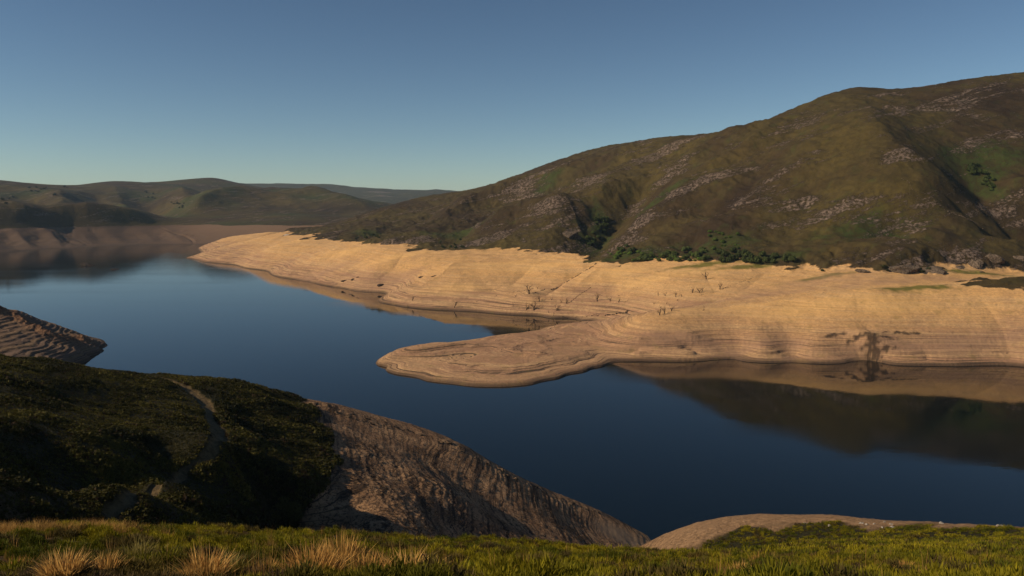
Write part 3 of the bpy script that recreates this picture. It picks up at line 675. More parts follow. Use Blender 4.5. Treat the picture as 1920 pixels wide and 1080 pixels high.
def scatter(name, tpls, pos, size, height, tint, mat):
    """merge clumps (one of the templates at each position) into ONE mesh"""
    Vs = []; Fs = []; Cs = []; off = 0; n = len(pos); which = rng.integers(len(tpls), size=n); ang = rng.uniform(0, 2 * math.pi, n)
    for t, (V, Fc, T) in enumerate(tpls):
        s_ = which == t; k = s_.sum()
        if not k: continue
        c, q = np.cos(ang[s_])[:, None], np.sin(ang[s_])[:, None]
        x = (V[None, :, 0] * c - V[None, :, 1] * q) * size[s_][:, None] + pos[s_][:, 0:1]
        y = (V[None, :, 0] * q + V[None, :, 1] * c) * size[s_][:, None] + pos[s_][:, 1:2]
        z = V[None, :, 2] * height[s_][:, None] + pos[s_][:, 2:3]
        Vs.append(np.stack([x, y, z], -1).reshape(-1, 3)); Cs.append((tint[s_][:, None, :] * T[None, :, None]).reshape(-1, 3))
        Fs.append((Fc[None] + (np.arange(k) * len(V))[:, None, None]).reshape(-1, 3) + off); off += k * len(V)
    return mesh_np(name, np.concatenate(Vs), np.concatenate(Fs), mat, smooth=False, colors=np.clip(np.concatenate(Cs), 0, 1))

def wedge(n, px0, px1, d0, d1, power=2.0):
    """random ground points in a wedge, even by area (power 2)"""
    u0, u1 = float(ray(px0, 385)[0]), float(ray(px1, 385)[0])
    u = rng.uniform(u0, u1, n); d = (rng.uniform(size=n) * (d1 ** power - d0 ** power) + d0 ** power) ** (1 / power)
    x, y = np.sin(u) * d, np.cos(u) * d
    return x, y, d

def lerp(a, b, t): return np.array(a)[None] * (1 - t[:, None]) + np.array(b)[None] * t[:, None]

# --- foreground heath: fresh green low broom and heather on the brow
def dome_template(n, w, ln, seed, flat=0.8):
    """a low rounded shrub: short upright sprigs spread all over an uneven dome of unit radius"""
    g = np.random.default_rng(seed); V = []; Fc = []; T = []
    lob = [(g.uniform(-.45, .45), g.uniform(-.45, .45), g.uniform(.35, .6), g.uniform(.6, 1.1)) for _ in range(6)]
    for i in range(n):
        cx, cy, r, hh = lob[g.integers(6)]; a = g.uniform(0, 6.28); q = r * math.sqrt(g.uniform()); x, y = cx + q * math.cos(a), cy + q * math.sin(a)
        z = hh * flat * math.sqrt(max(0.02, 1 - (q / r) ** 2)) * g.uniform(.25, 1) ** .4
        d = np.array((math.cos(a) * q / r * .8, math.sin(a) * q / r * .8, 1.0)) + g.normal(0, .25, 3); d /= np.linalg.norm(d); L_ = ln * g.uniform(.6, 1.3)
        wa = g.uniform(0, 3.14); b = np.array((math.cos(wa), math.sin(wa), 0)) * w; p = np.array((x, y, z - L_ * .6)); k = len(V); sh = g.uniform(.7, 1.25)
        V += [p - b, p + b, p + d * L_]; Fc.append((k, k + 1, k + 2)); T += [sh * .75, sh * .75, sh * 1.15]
    return np.array(V), np.array(Fc), np.array(T)
near_t = [dome_template(620, 0.026, 0.27, s) for s in range(4)]
mid_t = [dome_template(60, 0.09, 0.5, 20 + s, .7) for s in range(4)]
far_t = [leafball_template(20, 0.28, 40 + s) for s in range(5)]
def fore(n, px0, px1, d0, d1, tpl, name, smin, smax, label, power=2.0):
    x, y, d = wedge(n, px0, px1, d0, d1, power)
    px = 960 + F * x / y
    keep = (N.at('bare', x, y) < 0.35) & (N.at('path', x, y) < 0.4)
    gap = fbm(x, y, 2.6, 3, 501)
    brown_zone = sstep(21, 13, d) * sstep(900, 200, px) * 0.9
    keep &= (gap > -0.30) | (px < 500)
    x, y, d, px, gap, bz = x[keep], y[keep], d[keep], px[keep], gap[keep], brown_zone[keep]
    z = N.zat(x, y); n = len(x)
    s_ = rng.uniform(smin, smax, n) * (0.85 + 0.5 * np.clip(gap, -.3, .6))
    t = np.clip(0.5 + 0.9 * fbm(x, y, 5, 3, 503) + rng.normal(0, 0.18, n), 0, 1)
    c = lerp((0.10, 0.115, 0.008), (0.34, 0.29, 0.014), t)
    br = np.clip(bz + (fbm(x, y, 1.8, 3, 505) > 0.33) * 0.75 + (rng.uniform(size=n) < 0.05) * 0.7, 0, 1) * (rng.uniform(size=n) < 0.93)
    c = c * (1 - br[:, None]) + lerp((0.060, 0.038, 0.022), (0.14, 0.092, 0.045), rng.uniform(size=n)) * br[:, None]
    P = np.stack([x, y, z - 0.03], -1)
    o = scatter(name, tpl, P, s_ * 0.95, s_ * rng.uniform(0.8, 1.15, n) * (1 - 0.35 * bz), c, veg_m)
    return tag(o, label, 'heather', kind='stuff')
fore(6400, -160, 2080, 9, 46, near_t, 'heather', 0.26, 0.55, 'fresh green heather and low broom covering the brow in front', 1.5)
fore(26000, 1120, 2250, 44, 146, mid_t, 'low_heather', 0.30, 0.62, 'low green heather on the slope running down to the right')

# --- dark scrub on the rise at the left
x, y, d = wedge(125000, -450, 700, 78, 262, 1.7)
keep = (N.at('bare', x, y) < 0.5 + 0.2 * fbm(x, y, 5, 2, 3)) & (N.at('path', x, y) < 0.12)
x, y, d = x[keep], y[keep], d[keep]; n = len(x); z = N.zat(x, y)
big = np.clip(0.7 + 0.8 * fbm(x, y, 9, 3, 511), 0.4, 1.3)
s_ = rng.uniform(0.6, 1.15, n) * big * (1 + 0.5 * (960 + F * x / y > 400) * (N.at('path', x, y) < .05))
t = np.clip(0.5 + 0.8 * fbm(x, y, 16, 3, 513) + rng.normal(0, 0.2, n), 0, 1)
c = lerp((0.022, 0.026, 0.006), (0.125, 0.112, 0.022), t ** 1.2); c[rng.uniform(size=n) < 0.10] = (0.055, 0.035, 0.018)
tag(scatter('scrub', far_t, np.stack([x, y, z - 0.1], -1), s_ * .75, s_ * .95, c, veg_m), 'dense dark olive scrub covering the rise on either side of the footpath', 'scrub', kind='stuff')

# --- sparse dead undergrowth on the bare slope
x, y, d = wedge(26000, 480, 1180, 110, 245)
keep = (N.at('bare', x, y) > 0.5) & (fbm(x, y, 16, 3, 521) > -0.25 + 0.65 * sstep(150, 235, d)) & (N.at('fan', x, y) < 0.1)
x, y, d = x[keep], y[keep], d[keep]; n = len(x)
tag(scatter('dead_brush', far_t, np.stack([x, y, N.zat(x, y) - .1], -1), rng.uniform(.15, .5, n), rng.uniform(.12, .38, n), lerp((0.06, 0.038, 0.022), (0.15, 0.10, 0.06), rng.uniform(size=n)), veg_m), 'sparse dead brush littering the bare brown slope', 'dead brush', kind='stuff')

# --- straw coloured grass along the left brow
grass_t = [sprig_template(70, 0.014, 60 + s, lean=0.5, spread=0.3, hmin=0.5) for s in range(4)]
def strawcol(n): return lerp((0.42, 0.22, 0.06), (0.62, 0.38, 0.12), rng.uniform(size=n))
x, y, d = wedge(300, -200, 320, 27, 33, 1)
keep = (fbm(x, y, 2.5, 2, 531) > -0.05) & (rng.uniform(size=len(x)) < sstep(340, 120, 960 + F * x / y)); x, y, d = x[keep], y[keep], d[keep]; n = len(x)
tag(scatter('dry_grass', grass_t, np.stack([x, y, N.zat(x, y)], -1), rng.uniform(.4, .6, n), rng.uniform(.35, .7, n), strawcol(n), dry_m), 'strip of orange dry grass along the brow at the left', 'dry grass', kind='stuff')
x, y, d = wedge(260, -100, 2050, 10, 40, 1.3); n = len(x)
tag(scatter('thin_dry_grass', [sprig_template(14, 0.012, 80 + s, lean=.3, spread=.2, hmin=.5) for s in range(4)], np.stack([x, y, N.zat(x, y)], -1), rng.uniform(.4, .7, n), rng.uniform(.5, .9, n), strawcol(n) * .9, dry_m), 'thin straw stalks standing among the heather', 'dry grass', kind='stuff')

def tuft(px, py, hpx, label, wide=0.55, n=260, name='grass_tuft', lean=0.45, tint=None, group='golden grass tufts on the brow', hmin=.45):
    p = N.hit(px, py) if py < 1075 else None
    if p is None:
        u, s_ = ray(px, py); k = np.argmax(N.tps(np.full(400, float(u)), np.linspace(math.log(5), math.log(40), 400)) >= float(s_))
        D = math.exp(np.linspace(math.log(5), math.log(40), 400)[k]); p = Vector((math.sin(u) * D, math.cos(u) * D, 0)); p.z = float(N.zat(p.x, p.y))
    D = math.hypot(p.x, p.y); h = hpx * D / F * 1.12
    V, Fc, T = sprig_template(n, 0.020 / h, int(px * 7 + py), lean=lean, spread=wide, hmin=hmin)
    c = (strawcol(1)[0] if tint is None else np.array(tint)) * 1.3
    g = np.random.default_rng(int(px)); tt = T[:, None] * c[None] * np.repeat(g.uniform(0.65, 1.2, n), 5)[:, None]
    o = mesh_np(name, V * h, Fc, dry_m, smooth=False, colors=np.clip(tt, 0, 1)); o.location = (p.x, p.y, p.z - 0.02)
    return tag(o, label, 'grass tuft', group)
tuft(585, 1090, 82, 'broad orange dry grass tuft, left of the pair at the bottom edge', 0.5, 420)
tuft(640, 1078, 92, 'tallest golden grass tuft with upright stalks near the bottom centre', 0.35, 260, lean=0.3)
tuft(690, 1092, 70, 'golden tuft just right of the tallest stalks at the bottom edge', 0.45, 300)
tuft(760, 1095, 62, 'arching tangled straw tuft at the right end of the golden clump', 0.75, 360, lean=0.8)
tuft(815, 1096, 40, 'low straw tuft farthest right in the golden clump', 0.8, 240, lean=0.9)
tuft(120, 1090, 58, 'rusty orange grass tuft between the corner tuft and the yellow green clump', 0.45, 260)
tuft(200, 1080, 46, 'small straw tuft just left of the yellow green clump', 0.4, 160)
tuft(500, 1085, 44, 'thin golden tuft between the lone orange tuft and the golden clump', 0.4, 150)
tuft(385, 1092, 74, 'orange grass tuft standing alone at lower left', 0.4, 320)
tuft(425, 1080, 55, 'thin yellow green tuft right of the lone orange tuft', 0.4, 120, tint=(0.22, 0.19, 0.06))
tuft(262, 1055, 52, 'yellow green grass clump in the heather at lower left', 0.5, 200, tint=(0.24, 0.20, 0.06))
tuft(1392, 1085, 40, 'pale straw tuft right of the white stones', 0.5, 220)
tuft(1425, 1062, 30, 'small orange tuft among green heather, upper one of two', 0.5, 160)
tuft(1703, 1076, 26, 'small round orange tuft at lower right', 0.7, 200)
tuft(1298, 1090, 26, 'short straw tuft at the bottom edge right of the stones', 0.7, 160)
tuft(28, 1075, 40, 'rusty grass tuft in the bottom left corner', 0.5, 200)

# --- rocks
def rock_mat(name, a, b, lichen=None):
    m = NT(name); n = m.noise(m.pos((1, 1, 1)), 0.9, 8, 0.75); q = m.noise(m.pos((1, 1, 1)), 6.0, 5, 0.7)
    c = m.mix(m.ramp(n, 0.35, 0.65), a, b); c = m.mix(m.ramp(q, 0.55, 0.35), c, tuple(v * .35 for v in a))
    if lichen: c = m.mix(m.math('MULTIPLY', m.ramp(n, 0.58, 0.66), 0.7), c, lichen)
    return m.done(c, m.bump(m.math('ADD', n, m.math('MULTIPLY', q, .5)), 0.5, 1.0))
rk_grey = rock_mat('grey_pink_rock', (0.10, 0.075, 0.058), (0.27, 0.205, 0.16))
rk_crag = rock_mat('speckled_crag', (0.045, 0.035, 0.022), (0.26, 0.20, 0.155))
rk_sand = rock_mat('tan_boulder', (0.13, 0.09, 0.06), (0.26, 0.18, 0.115))
rk_white = rock_mat('pale_quartz', (0.35, 0.31, 0.27), (0.62, 0.58, 0.52), (0.45, 0.16, 0.03))
rk_dark = rock_mat('dark_wet_rock', (0.035, 0.026, 0.02), (0.09, 0.062, 0.045))
def rock_mesh(name, seed, sub, jag, squash):
    import bmesh
    bm = bmesh.new(); bmesh.ops.create_icosphere(bm, subdivisions=sub, radius=1)
    co = np.array([v.co[:] for v in bm.verts]); g = np.random.default_rng(seed); o = g.uniform(0, 99, 2)
    for k in range(6 + int(jag * 10)):                         # chop planes for facets
        nrm = g.normal(size=3); nrm /= np.linalg.norm(nrm); dd = co @ nrm; lim = g.uniform(0.5, 0.85)
        co -= np.outer(np.maximum(dd - lim, 0), nrm)
    co *= (1 + jag * fbm(co[:, 0] * 1 + o[0] + co[:, 2] * .7, co[:, 1] + o[1] - co[:, 2] * .6, 0.8, 4, seed, gain=.6))[:, None]
    co[:, 2] *= squash
    for v, c in zip(bm.verts, co): v.co = c
    me = bpy.data.meshes.new(name); bm.to_mesh(me); bm.free(); return me
def put_rock(P, me, size, label, name='rock', cat='rock', group=None, mat=None, rot=None, sink=0.25):
    me = me.copy(); me.materials.clear(); me.materials.append(mat)
    o = bpy.data.objects.new(name, me); COL.objects.link(o); o.scale = size if hasattr(size, '__len__') else (size,) * 3
    o.location = P - Vector((0, 0, o.scale[2] * sink)); o.rotation_euler = (random.uniform(-.2, .2), random.uniform(-.2, .2), random.uniform(0, 6.3) if rot is None else rot)
    return tag(o, label, cat, group)
RM = [rock_mesh('rock', s, 3, 0.35, 0.75) for s in range(5)]
crestg = 'boulders along the crest of the bare slope'
put_rock(N.hit(588, 757), RM[0], (2.2, 1.6, 1.3), 'pale boulder at the top left end of the bare slope crest', 'boulder', 'boulder', crestg, rk_sand)
put_rock(N.hit(614, 762), RM[1], 1.2, 'small pale boulder just right of the topmost one on the crest', 'boulder', 'boulder', crestg, rk_sand)
put_rock(N.hit(836, 829), RM[2], (2.4, 1.8, 1.7), 'largest tan boulder, halfway down the bare slope crest', 'boulder', 'boulder', crestg, rk_sand)
put_rock(N.hit(938, 882), RM[3], 1.2, 'small pale boulder on the lower part of the crest', 'boulder', 'boulder', crestg, rk_sand)
for k in range(64):
    px = random.uniform(590, 960) if k < 50 else random.uniform(960, 1150)
    py = np.interp(px, [590, 700, 800, 860, 950, 1150], [757, 788, 816, 836, 886, 973]) + random.uniform(0, 9)
    put_rock(N.hit(px, py), RM[k % 5], random.uniform(0.35, 0.95), 'brown stone in the broken line of rubble along the slope crest', 'stone', 'stone', 'rubble stones along the slope crest', rk_sand if k % 3 else rk_dark)
for k, (px, py, s_, lb) in enumerate([(1052, 1070, .22, 'grey white stone lying at the left of the bottom edge stones'), (1066, 1078, .20, 'orange stained stone in the middle of the bottom edge stones'), (1082, 1074, .26, 'white stone at the right of the bottom edge stones'), (1045, 1062, .2, 'flat grey stone behind the other bottom edge stones'),
                                     (505, 1062, .14, 'white chip of stone in bare soil left of the golden tufts'), (538, 1068, .12, 'pale chip of stone beside the broad orange tuft'), (1830, 1068, .28, 'pale grey stone in heather at lower right')]):
    u, sl_ = ray(px, min(py, 1079)); p = N.hit(px, min(py, 1079))
    put_rock(p, RM[k % 5], (s_ * 1.3, s_, s_ * .8), lb, 'stone', 'stone', None, rk_white, sink=-0.1)
for k in range(12):
    p = N.hit(random.uniform(1500, 1900), random.uniform(978, 992)); put_rock(p, RM[k % 5], random.uniform(.3, .7), 'whitish stone on the bare mound behind the green heather', 'stone', 'stone', 'pale stones on the bare mound', rk_white)
# rock domes and crags at the foot of the mountain
BM_ = [rock_mesh('rock_outcrop', 20 + s, 5, 0.22, 0.7) for s in range(4)]
for k, (px, py, w, h_, lb) in enumerate([(1826, 492, 20, 18, 'round pale rock dome, left one of three near the right edge'), (1862, 482, 17, 15, 'pale rock dome between its two neighbours near the right edge'), (1912, 484, 22, 15, 'broken pale rock dome cut by the right edge'),
                                    (1690, 505, 34, 17, 'broad grey pink crag rising just above the pale shore'), (1740, 502, 30, 14, 'speckled crag right of the broad one above the shore'), (1618, 508, 18, 8, 'low crag left of the broad one above the shore'), (1795, 500, 14, 8, 'small crag left of the round domes'), (1070, 440, 20, 13, 'grey crag with steep dark face beside the wooded gully')]):
    p = R.hit(px, py); D = math.hypot(p.x, p.y)
    put_rock(p, BM_[k % 4], (w * D / F * .95, w * D / F * .9, h_ * D / F * 1.0), lb, 'rock_outcrop', 'rock outcrop', None, rk_crag, rot=random.uniform(-.4, .4) , sink=0.45)
for k, (px, py, w, h_, lb) in enumerate([(645, 527, 7, 3, 'dark jagged rock by the water, leftmost of the dark rocks on the bare shore'), (662, 524, 6, 2.4, 'dark flat rock just right of the leftmost one on the bare shore'), (672, 520, 4, 1.6, 'small dark rock above the flat one on the bare shore'),
                                    (712, 537, 8, 3, 'dark rock in a hollow of the bare shore'), (791, 520, 6, 3, 'dark rock, left of two high on the bare shore'), (813, 518, 6, 2, 'dark rock, right of two high on the bare shore'), (537, 441, 9, 2.5, 'pale rocks glinting on the crest of the far sandy point')]):
    p = R.hit(px, py); D = math.hypot(p.x, p.y)
    put_rock(p, RM[k % 5], (w * D / F, w * D / F * .6, h_ * D / F), lb, 'shore_rock', 'rock', None, rk_white if k == 6 else rk_dark, rot=0, sink=0.1)
# islets: rock humps breaking the water
for px, py, w, h_, lb in [(168, 498, 15, 3.2, 'larger dark islet in the far water'), (217, 505.5, 6.5, 1.2, 'smaller flat islet right of the larger one')]:
    u, s_ = ray(px, py); D = -H / s_; p = Vector((math.sin(u) * D, math.cos(u) * D, 0))
    put_rock(p, BM_[1], (w * D / F * 1.15, 14, h_ * D / F * 2.0), lb, 'islet', 'islet', None, rk_dark, rot=0, sink=0.1)

# --- dead trees left standing on the drowned shore
snag_m = NT('dead_wood'); snag_m.done(snag_m.mix(snag_m.ramp(snag_m.noise(snag_m.pos((1, 1, .3)), 3.0), .3, .7), (0.025, 0.018, 0.013), (0.07, 0.05, 0.036))); snag_m = snag_m.m
def tube(V, Fc, p, q, r0, r1, k=5):
    p, q = np.array(p, float), np.array(q, float); d = q - p; d /= np.linalg.norm(d) + 1e-9
    a = np.cross(d, (0.3, 0.8, 0.5)); a /= np.linalg.norm(a); b = np.cross(d, a); o = len(V)
    for c, r in ((p, r0), (q, r1)):
        for i in range(k):
            t = 2 * math.pi * i / k; V.append(c + (a * math.cos(t) + b * math.sin(t)) * r)
    for i in range(k): j = (i + 1) % k; Fc.append((o + i, o + j, o + k + j, o + k + i))
def limb(V, Fc, g, p, d, L, r, depth):
    for s_ in range(3):
        q = p + d * L / 3; tube(V, Fc, p, q, r * (1 - s_ * .22), r * (1 - (s_ + 1) * .22)); p = q
        d = d + g.normal(0, .28, 3); d[2] += 0.1; d /= np.linalg.norm(d)
        if depth and g.uniform() < .85:
            e = d + g.normal(0, .75, 3); e /= np.linalg.norm(e); limb(V, Fc, g, p, e, L * g.uniform(.4, .7), r * .5, depth - 1)
def snag(px, py, hpx, label, lean=0.0, kind='tree'):
    p = R.hit(px, py); D = math.hypot(p.x, p.y); h = hpx * D / F * 1.12; g = np.random.default_rng(int(px * 13 + py)); V = []; Fc = []
    h *= .8; r = max(0.2, h * 0.06)
    if kind == 'log':
        limb(V, Fc, g, np.array((-h, 0, .3)), np.array((1, .1, .12)), h * 2, r, 1)
    else:
        tube(V, Fc, (0, 0, -.6), (lean * .1 * h, 0, h * .25), r * 1.7, r * 1.1, 7)
        n = 2 if h < 4 else 4
        for k in range(n):
            d = np.array((lean * .5 + g.normal(0, .5), g.normal(0, .4), 1.0)); d /= np.linalg.norm(d)
            limb(V, Fc, g, np.array((lean * .1 * h, 0, h * .2)), d, h * g.uniform(.55, .9), r * .75, 2 if h > 4 else 1)
    o = mesh_np('dead_tree' if kind == 'tree' else 'fallen_log', np.array(V), np.array(Fc), snag_m, smooth=True); o.location = p
    tag(o, label, 'dead tree' if kind == 'tree' else 'log', 'dead trees on the bare shore')
for a in [(992, 551, 19, 'tallest branching dead tree, left above the inlet head'), (1008, 542, 8, 'small dead stump right of the tallest dead tree'), (1011, 569, 11, 'thin dead tree halfway between tallest one and inlet water'), (1034, 564, 5, 'short stump right of the thin dead tree'),
          (967, 557, 8, 'dead bush like stump at the left beneath the tallest dead tree'), (962, 576, 7, 'dark stump above the inlet water, left of the branching pair'), (1001, 584, 15, 'dead tree with spread branches right at the inlet edge'), (987, 584, 10, 'thinner dead tree left of the spread one at the inlet edge'),
          (1052, 570, 8, 'dead tree beside the slanting wall, left of two'), (1062, 571, 9, 'dead tree beside the slanting wall, right of two'), (1044, 583, 12, 'dead tree with forked top below the slanting wall'), (1029, 588, 5, 'low stump at the very edge of the inlet'), (1038, 592, 7, 'stump dipping into the inlet tip water'),
          (1120, 566, 14, 'leaning dead tree with a tall thin stem, first of the middle row', -0.5), (1144, 566, 9, 'forked dead stump, second of the middle row'), (1162, 555, 4, 'short log lying above the middle row', 0, 'log'), (1160, 569, 9, 'dead stump, third of the middle row'), (1173, 568, 5, 'branch lying at the right end of the middle row', 0, 'log'),
          (1234, 555, 9, 'dead stump, leftmost in the upper row of four'), (1247, 556, 9, 'dead stump, second in the upper row of four'), (1267, 557, 10, 'dead stump, third in the upper row of four'), (1278, 557, 7, 'dead stump, rightmost in the upper row of four'), (1270, 564, 5, 'tiny stump under the right end of the upper row'),
          (1226, 572, 5, 'low dark stump, left of two between the rows'), (1250, 570, 5, 'low dark stump, right of two between the rows'), (1237, 591, 14, 'dead tree, left in the lowest cluster of three'), (1246, 589, 13, 'dead tree, middle of the lowest cluster of three'), (1259, 584, 11, 'dead tree, right in the lowest cluster of three'),
          (1298, 549, 10, 'dead tree at the left of the trio on the upper sand'), (1311, 549, 13, 'tallest dead tree in the trio on the upper sand'), (1317, 547, 9, 'dead tree at the right of the trio on the upper sand'), (1350, 543, 13, 'lone upright dead tree farthest right on the sand'), (1322, 583, 5, 'log lying alone low on the pale sand', 0, 'log'),
          (773, 564, 9, 'small lone dead tree near the left inlet mouth', .4), (765, 577, 7, 'stump standing in the water edge below the lone small tree'), (852, 577, 12, 'leaning dead stem by the water between inlet mouth and head', .5), (742, 575, 3, 'stub poking from the water at the inlet mouth'), (1324, 524, 14, 'dead stem hanging below the green patch high on the sand')]:
    snag(*a)

# --- old dry stone walls and gully rubble lines
STONE = [rock_mesh('wall_stone', 70 + s, 1, 0.25, 0.8) for s in range(3)]
def wall(pix, label, w=1.0, step=1.1, gap=0.1, mat=None, hgt=.5, src=None, name='stone_wall', cat='stone wall'):
    src = src or R; P = [src.hit(*p) for p in pix]; V = []; Fc = []; off = 0
    base = []
    for me in STONE:
        base.append((np.array([v.co[:] for v in me.vertices]), np.array([p.vertices[:] for p in me.polygons])))
    for a, b in zip(P[:-1], P[1:]):
        n = int((b - a).length / step)
        for i in range(n):
            if fbm(np.array([i * .13 + a.x]), np.array([a.y]), 1, 2, 9)[0] < gap - .5 or random.random() < gap: continue
            t = (i + random.random()) / n; q = a.lerp(b, t); x, y = q.x + random.gauss(0, w * .5), q.y + random.gauss(0, w * .5)
            vb, fb = base[random.randrange(3)]; s_ = random.uniform(.5, 1.2) * w
            z = float(src.zat(np.array([x]), np.array([y]))[0]) + hgt * .3
            ca, sa = math.cos(i * 2.4), math.sin(i * 2.4)
            V.append(np.stack([(vb[:, 0] * ca - vb[:, 1] * sa) * s_ + x, (vb[:, 0] * sa + vb[:, 1] * ca) * s_ + y, vb[:, 2] * s_ * hgt * 1.6 + z], -1)); Fc.append(fb + off); off += len(vb)
    if V: tag(mesh_np(name, np.concatenate(V), np.concatenate(Fc), mat or rk_dark, smooth=False), label, cat)
wall([(1118, 494), (1090, 512), (1060, 530), (1030, 545)], 'long dark gully line, laid out in rubble, slanting down from the green row to the inlet', 1.0, 1.0)  # a gully, not a wall: stones added along it to draw its dark line
wall([(1022, 543), (1008, 548), (995, 550)], 'short dark wall under the tallest dead tree', .9, .9)
wall([(1108, 540), (1080, 560), (1055, 578)], 'thin slanting wall right of the inlet dead trees', .6, 1.2)
wall([(1055, 596), (1090, 594), (1125, 592)], 'low wall of stones starting at the inlet tip', .8, 1.1)
wall([(1135, 591), (1160, 588), (1178, 586)], 'dark thick middle length of broken wall right of the inlet', 1.2, .8)
wall([(1180, 540), (1215, 541), (1260, 546), (1310, 550)], 'dotted line of stones across the pale sand above the dead trees', .55, 2.2, .3)
wall([(1310, 555), (1350, 545), (1390, 530), (1425, 518)], 'faint wall climbing from the lone dead tree to the heath', .5, 1.6, .2)
wall([(960, 548), (985, 545)], 'short wall left of the tallest dead tree', .6, 1.2)
wall([(888, 568), (930, 555), (958, 549)], 'thin broken wall running left towards the water', .55, 1.6, .25)
wall([(1690, 335), (1712, 358), (1728, 372)], 'pale wall running down the mountain, upper length', .7, 1.4, .25, rk_grey, .7)
wall([(1750, 375), (1775, 395), (1815, 412), (1842, 430)], 'pale wall running down the mountain, lower length', .9, 1.5, .1, rk_grey, .8)

# --- trees and bushes
bark_m = NT('bark'); bark_m = bark_m.done((0.05, 0.035, 0.024))
def tree_proto(name, label, group, seed, tint, cat='tree'):
    root = bpy.data.objects.new(name, None); COL.objects.link(root); tag(root, label, cat, group)
    g = np.random.default_rng(seed); V = []; Fc = []
    tube(V, Fc, (0, 0, -.5), (0, 0, 2.6), .28, .16, 6)
    for k in range(5):
        d = np.array((math.cos(k * 1.3), math.sin(k * 1.3), .9)); d /= np.linalg.norm(d); limb(V, Fc, g, np.array((0, 0, 1.3 + .25 * k)), d, 2.4, .1, 1)
    mesh_np('trunk', np.array(V), np.array(Fc), bark_m, parent=root)
    Vb, Fb, T = leafball_template(420, 0.2, seed + 1, 0.9); V2 = Vb * np.array((2.9, 2.9, 3.6)) + np.array((0, 0, 1.5))
    cc = T[:, None] * np.array(tint)[None] * (0.8 + .4 * (fbm(Vb[:, 0], Vb[:, 1], .6, 2, seed)[:, None] + .5))
    mesh_np('crown', V2, Fb, tree_m, parent=root, smooth=False, colors=np.clip(cc, 0, 1)); return root
def copy_tree(root, label=None):
    r = root.copy(); COL.objects.link(r)
    if label: r['label'] = label
    for ch in root.children: c = ch.copy(); COL.objects.link(c); c.parent = r
    return r
def grove(name, label, group, pts, seed, tint, smin=.7, smax=1.2, cat='tree', src=None):
    src = src or R; proto = tree_proto(name, label, group, seed, tint, cat)
    for i, (px, py) in enumerate(pts):
        o = proto if i == 0 else copy_tree(proto); o.location = src.hit(px, py) - Vector((0, 0, .6)); s_ = random.uniform(smin, smax)
        o.scale = (s_ * random.uniform(.9, 1.25), s_, s_ * random.uniform(.75, 1.1)); o.rotation_euler.z = random.uniform(0, 6.3)
J = lambda x0, x1, y0, y1, n: [(random.uniform(x0, x1), random.uniform(y0, y1)) for _ in range(n)]
G = [('gully_tree', 'trees in the narrow gully', (0.05, 0.07, 0.018), 1.0, 1.6, 'tree', [
      ('dark green tree at the wooded head of the narrow gully beside the grey crag', J(1118, 1140, 412, 440, 18)), ('dark tree at the mouth of the narrow gully just above the pale shore', J(1098, 1122, 440, 462, 8))]),
     ('shore_tree', 'trees along the top of the shore', (0.048, 0.064, 0.018), .9, 1.6, 'tree', [
      ('dark tree in the small stand at left end of the shore row', J(1160, 1190, 458, 476, 7)), ('dark tree in the left middle stand of the shore row', J(1280, 1325, 468, 492, 20)),
      ('dark tree in the densest middle stand of the shore row', J(1345, 1400, 470, 493, 26)), ('dark tree in the low right end of the shore row', J(1400, 1490, 483, 496, 24)), ('scattered dark tree between left and middle stands of the shore row', J(1190, 1280, 476, 492, 18))]),
     ('green_bush', 'bright green bushes above the shore', (0.075, 0.115, 0.022), .5, 1.1, 'bush', [
      ('bright green bush under the small stand at the left end of the shore row', J(1140, 1230, 473, 490, 20)), ('bright green bush in the lush patch uphill of the dense middle stand', J(1330, 1385, 435, 470, 16)), ('bright green bush at the foot of the scattered shore trees', J(1230, 1330, 476, 492, 10))]),
     ('ravine_tree', 'trees in the high ravine', (0.042, 0.06, 0.016), 1.0, 1.7, 'tree', [
      ('dark tree in the upper stand of the ravine high on the right of the mountain', J(1815, 1845, 308, 335, 12)), ('dark tree lower down the same high ravine, between its rocky sides', J(1835, 1862, 330, 360, 10))]),
     ('cove_bush', 'bushes in the left folds', (0.035, 0.045, 0.014), .6, 1.0, 'bush', [
      ('dark bush in the fold at the far left end of the mountain foot', J(665, 720, 436, 454, 9)), ('olive bush in the second fold, left of the rounded grey rock brow', J(820, 880, 440, 468, 12))]),
     ('rim_bush', 'bushes at the foot of the crags', (0.03, 0.036, 0.012), .6, 1.0, 'bush', [
      ('lone dark bush on the rim of the pale shore left of the crags', [(1542, 509)]), ('dark bush tucked against the left foot of the broad crag', J(1645, 1665, 503, 510, 2)), ('dark bush in the hollow under the speckled crag', J(1722, 1748, 506, 513, 4))])]
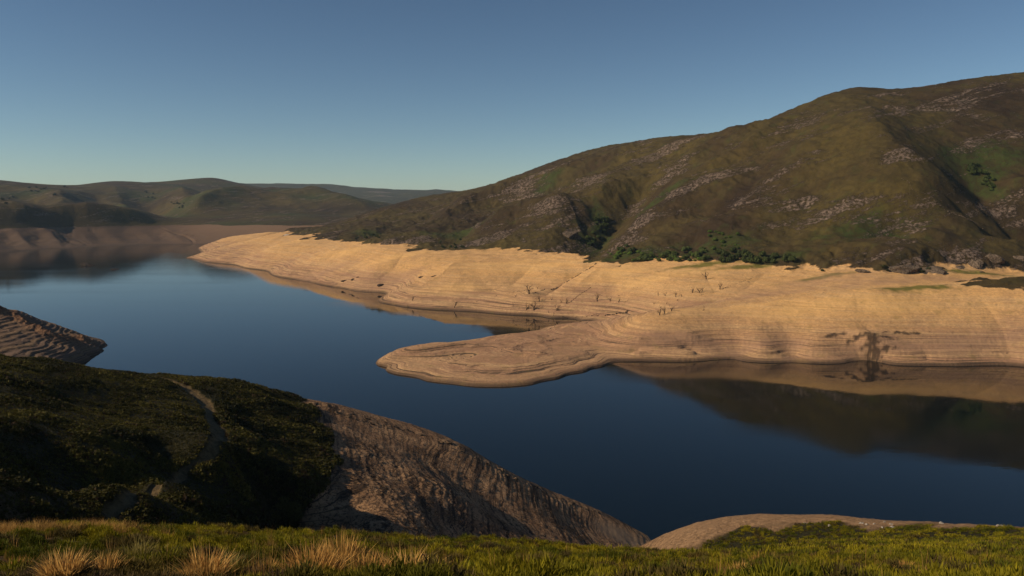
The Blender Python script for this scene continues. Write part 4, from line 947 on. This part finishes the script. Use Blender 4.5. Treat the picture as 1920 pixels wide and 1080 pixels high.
for i, (nm, grp, tint, a_, b_, cat, subs) in enumerate(G):
    for j, (lb, pts) in enumerate(subs): grove(nm, lb, grp, pts, 3 + 2 * i + 31 * j, tuple(v * (1.45 + 0.4 * ((i + j) % 3)) for v in tint), a_, b_, cat)
for j, (lb, pts) in enumerate([('dark tree in the blue green clump halfway up the far central hill', J(270, 292, 360, 376, 8)), ('dark tree in the hollow at the foot of the far central hill', J(310, 345, 380, 398, 10)), ('dark tree below the skyline in the long clump on the far left hill', J(55, 90, 352, 362, 10)),
                               ('dark tree in the tiny clump right of the long one on the far left hill', J(97, 106, 364, 370, 3)), ('dark tree in the clump cut by the left edge of the picture', J(0, 26, 370, 384, 5))]):
    grove('far_tree', lb, 'trees on the far hills', pts, 15 + 7 * j, (0.035, 0.045, 0.016), 1.2, 2.0, src=A)
grove('skyline_tree', 'lone dark tree against the sky on the far left ridge', None, [(121, 351)], 17, (0.03, 0.04, 0.015), 2.6, 2.6, src=A)
# round bush on its own, left foreground at the foot of the scrub
Vb, Fb, T = leafball_template(2600, 0.075, 333, 0.95)
p = N.hit(534, 972, 60); D = math.hypot(p.x, p.y); sc = 36 * D / F
V2 = Vb * np.array((sc * 1.0, sc * 1.0, sc * 1.25)); o = mesh_np('round_bush', V2, Fb, veg_m, smooth=False, colors=np.clip(T[:, None] * np.array((0.085, 0.08, 0.02))[None], 0, 1)); o.location = p
tag(o, 'lone rounded olive bush at the foot of the dark scrub', 'bush')
# white mast far off on the hill shoulder
p = A.hit(840, 375) if False else None
u, s_ = ray(840, 376); D = 3300.0; zt = H + D * float(ray(840, 363)[1]); zb = H + D * float(s_) - 12
V = []; Fc = []; tube(V, Fc, (0, 0, 0), (0, 0, zt - zb), 2.6, 1.2, 12); tube(V, Fc, (0, 0, zt - zb), (0, 0, zt - zb + 2), 1.8, 1.8, 12)
mm = NT('white_painted_steel'); mm = mm.done((0.75, 0.75, 0.74)); o = mesh_np('mast', np.array(V), np.array(Fc), mm)
o.location = (math.sin(u) * D, math.cos(u) * D, zb); tag(o, 'tiny white mast in front of the blue ridge', 'mast')
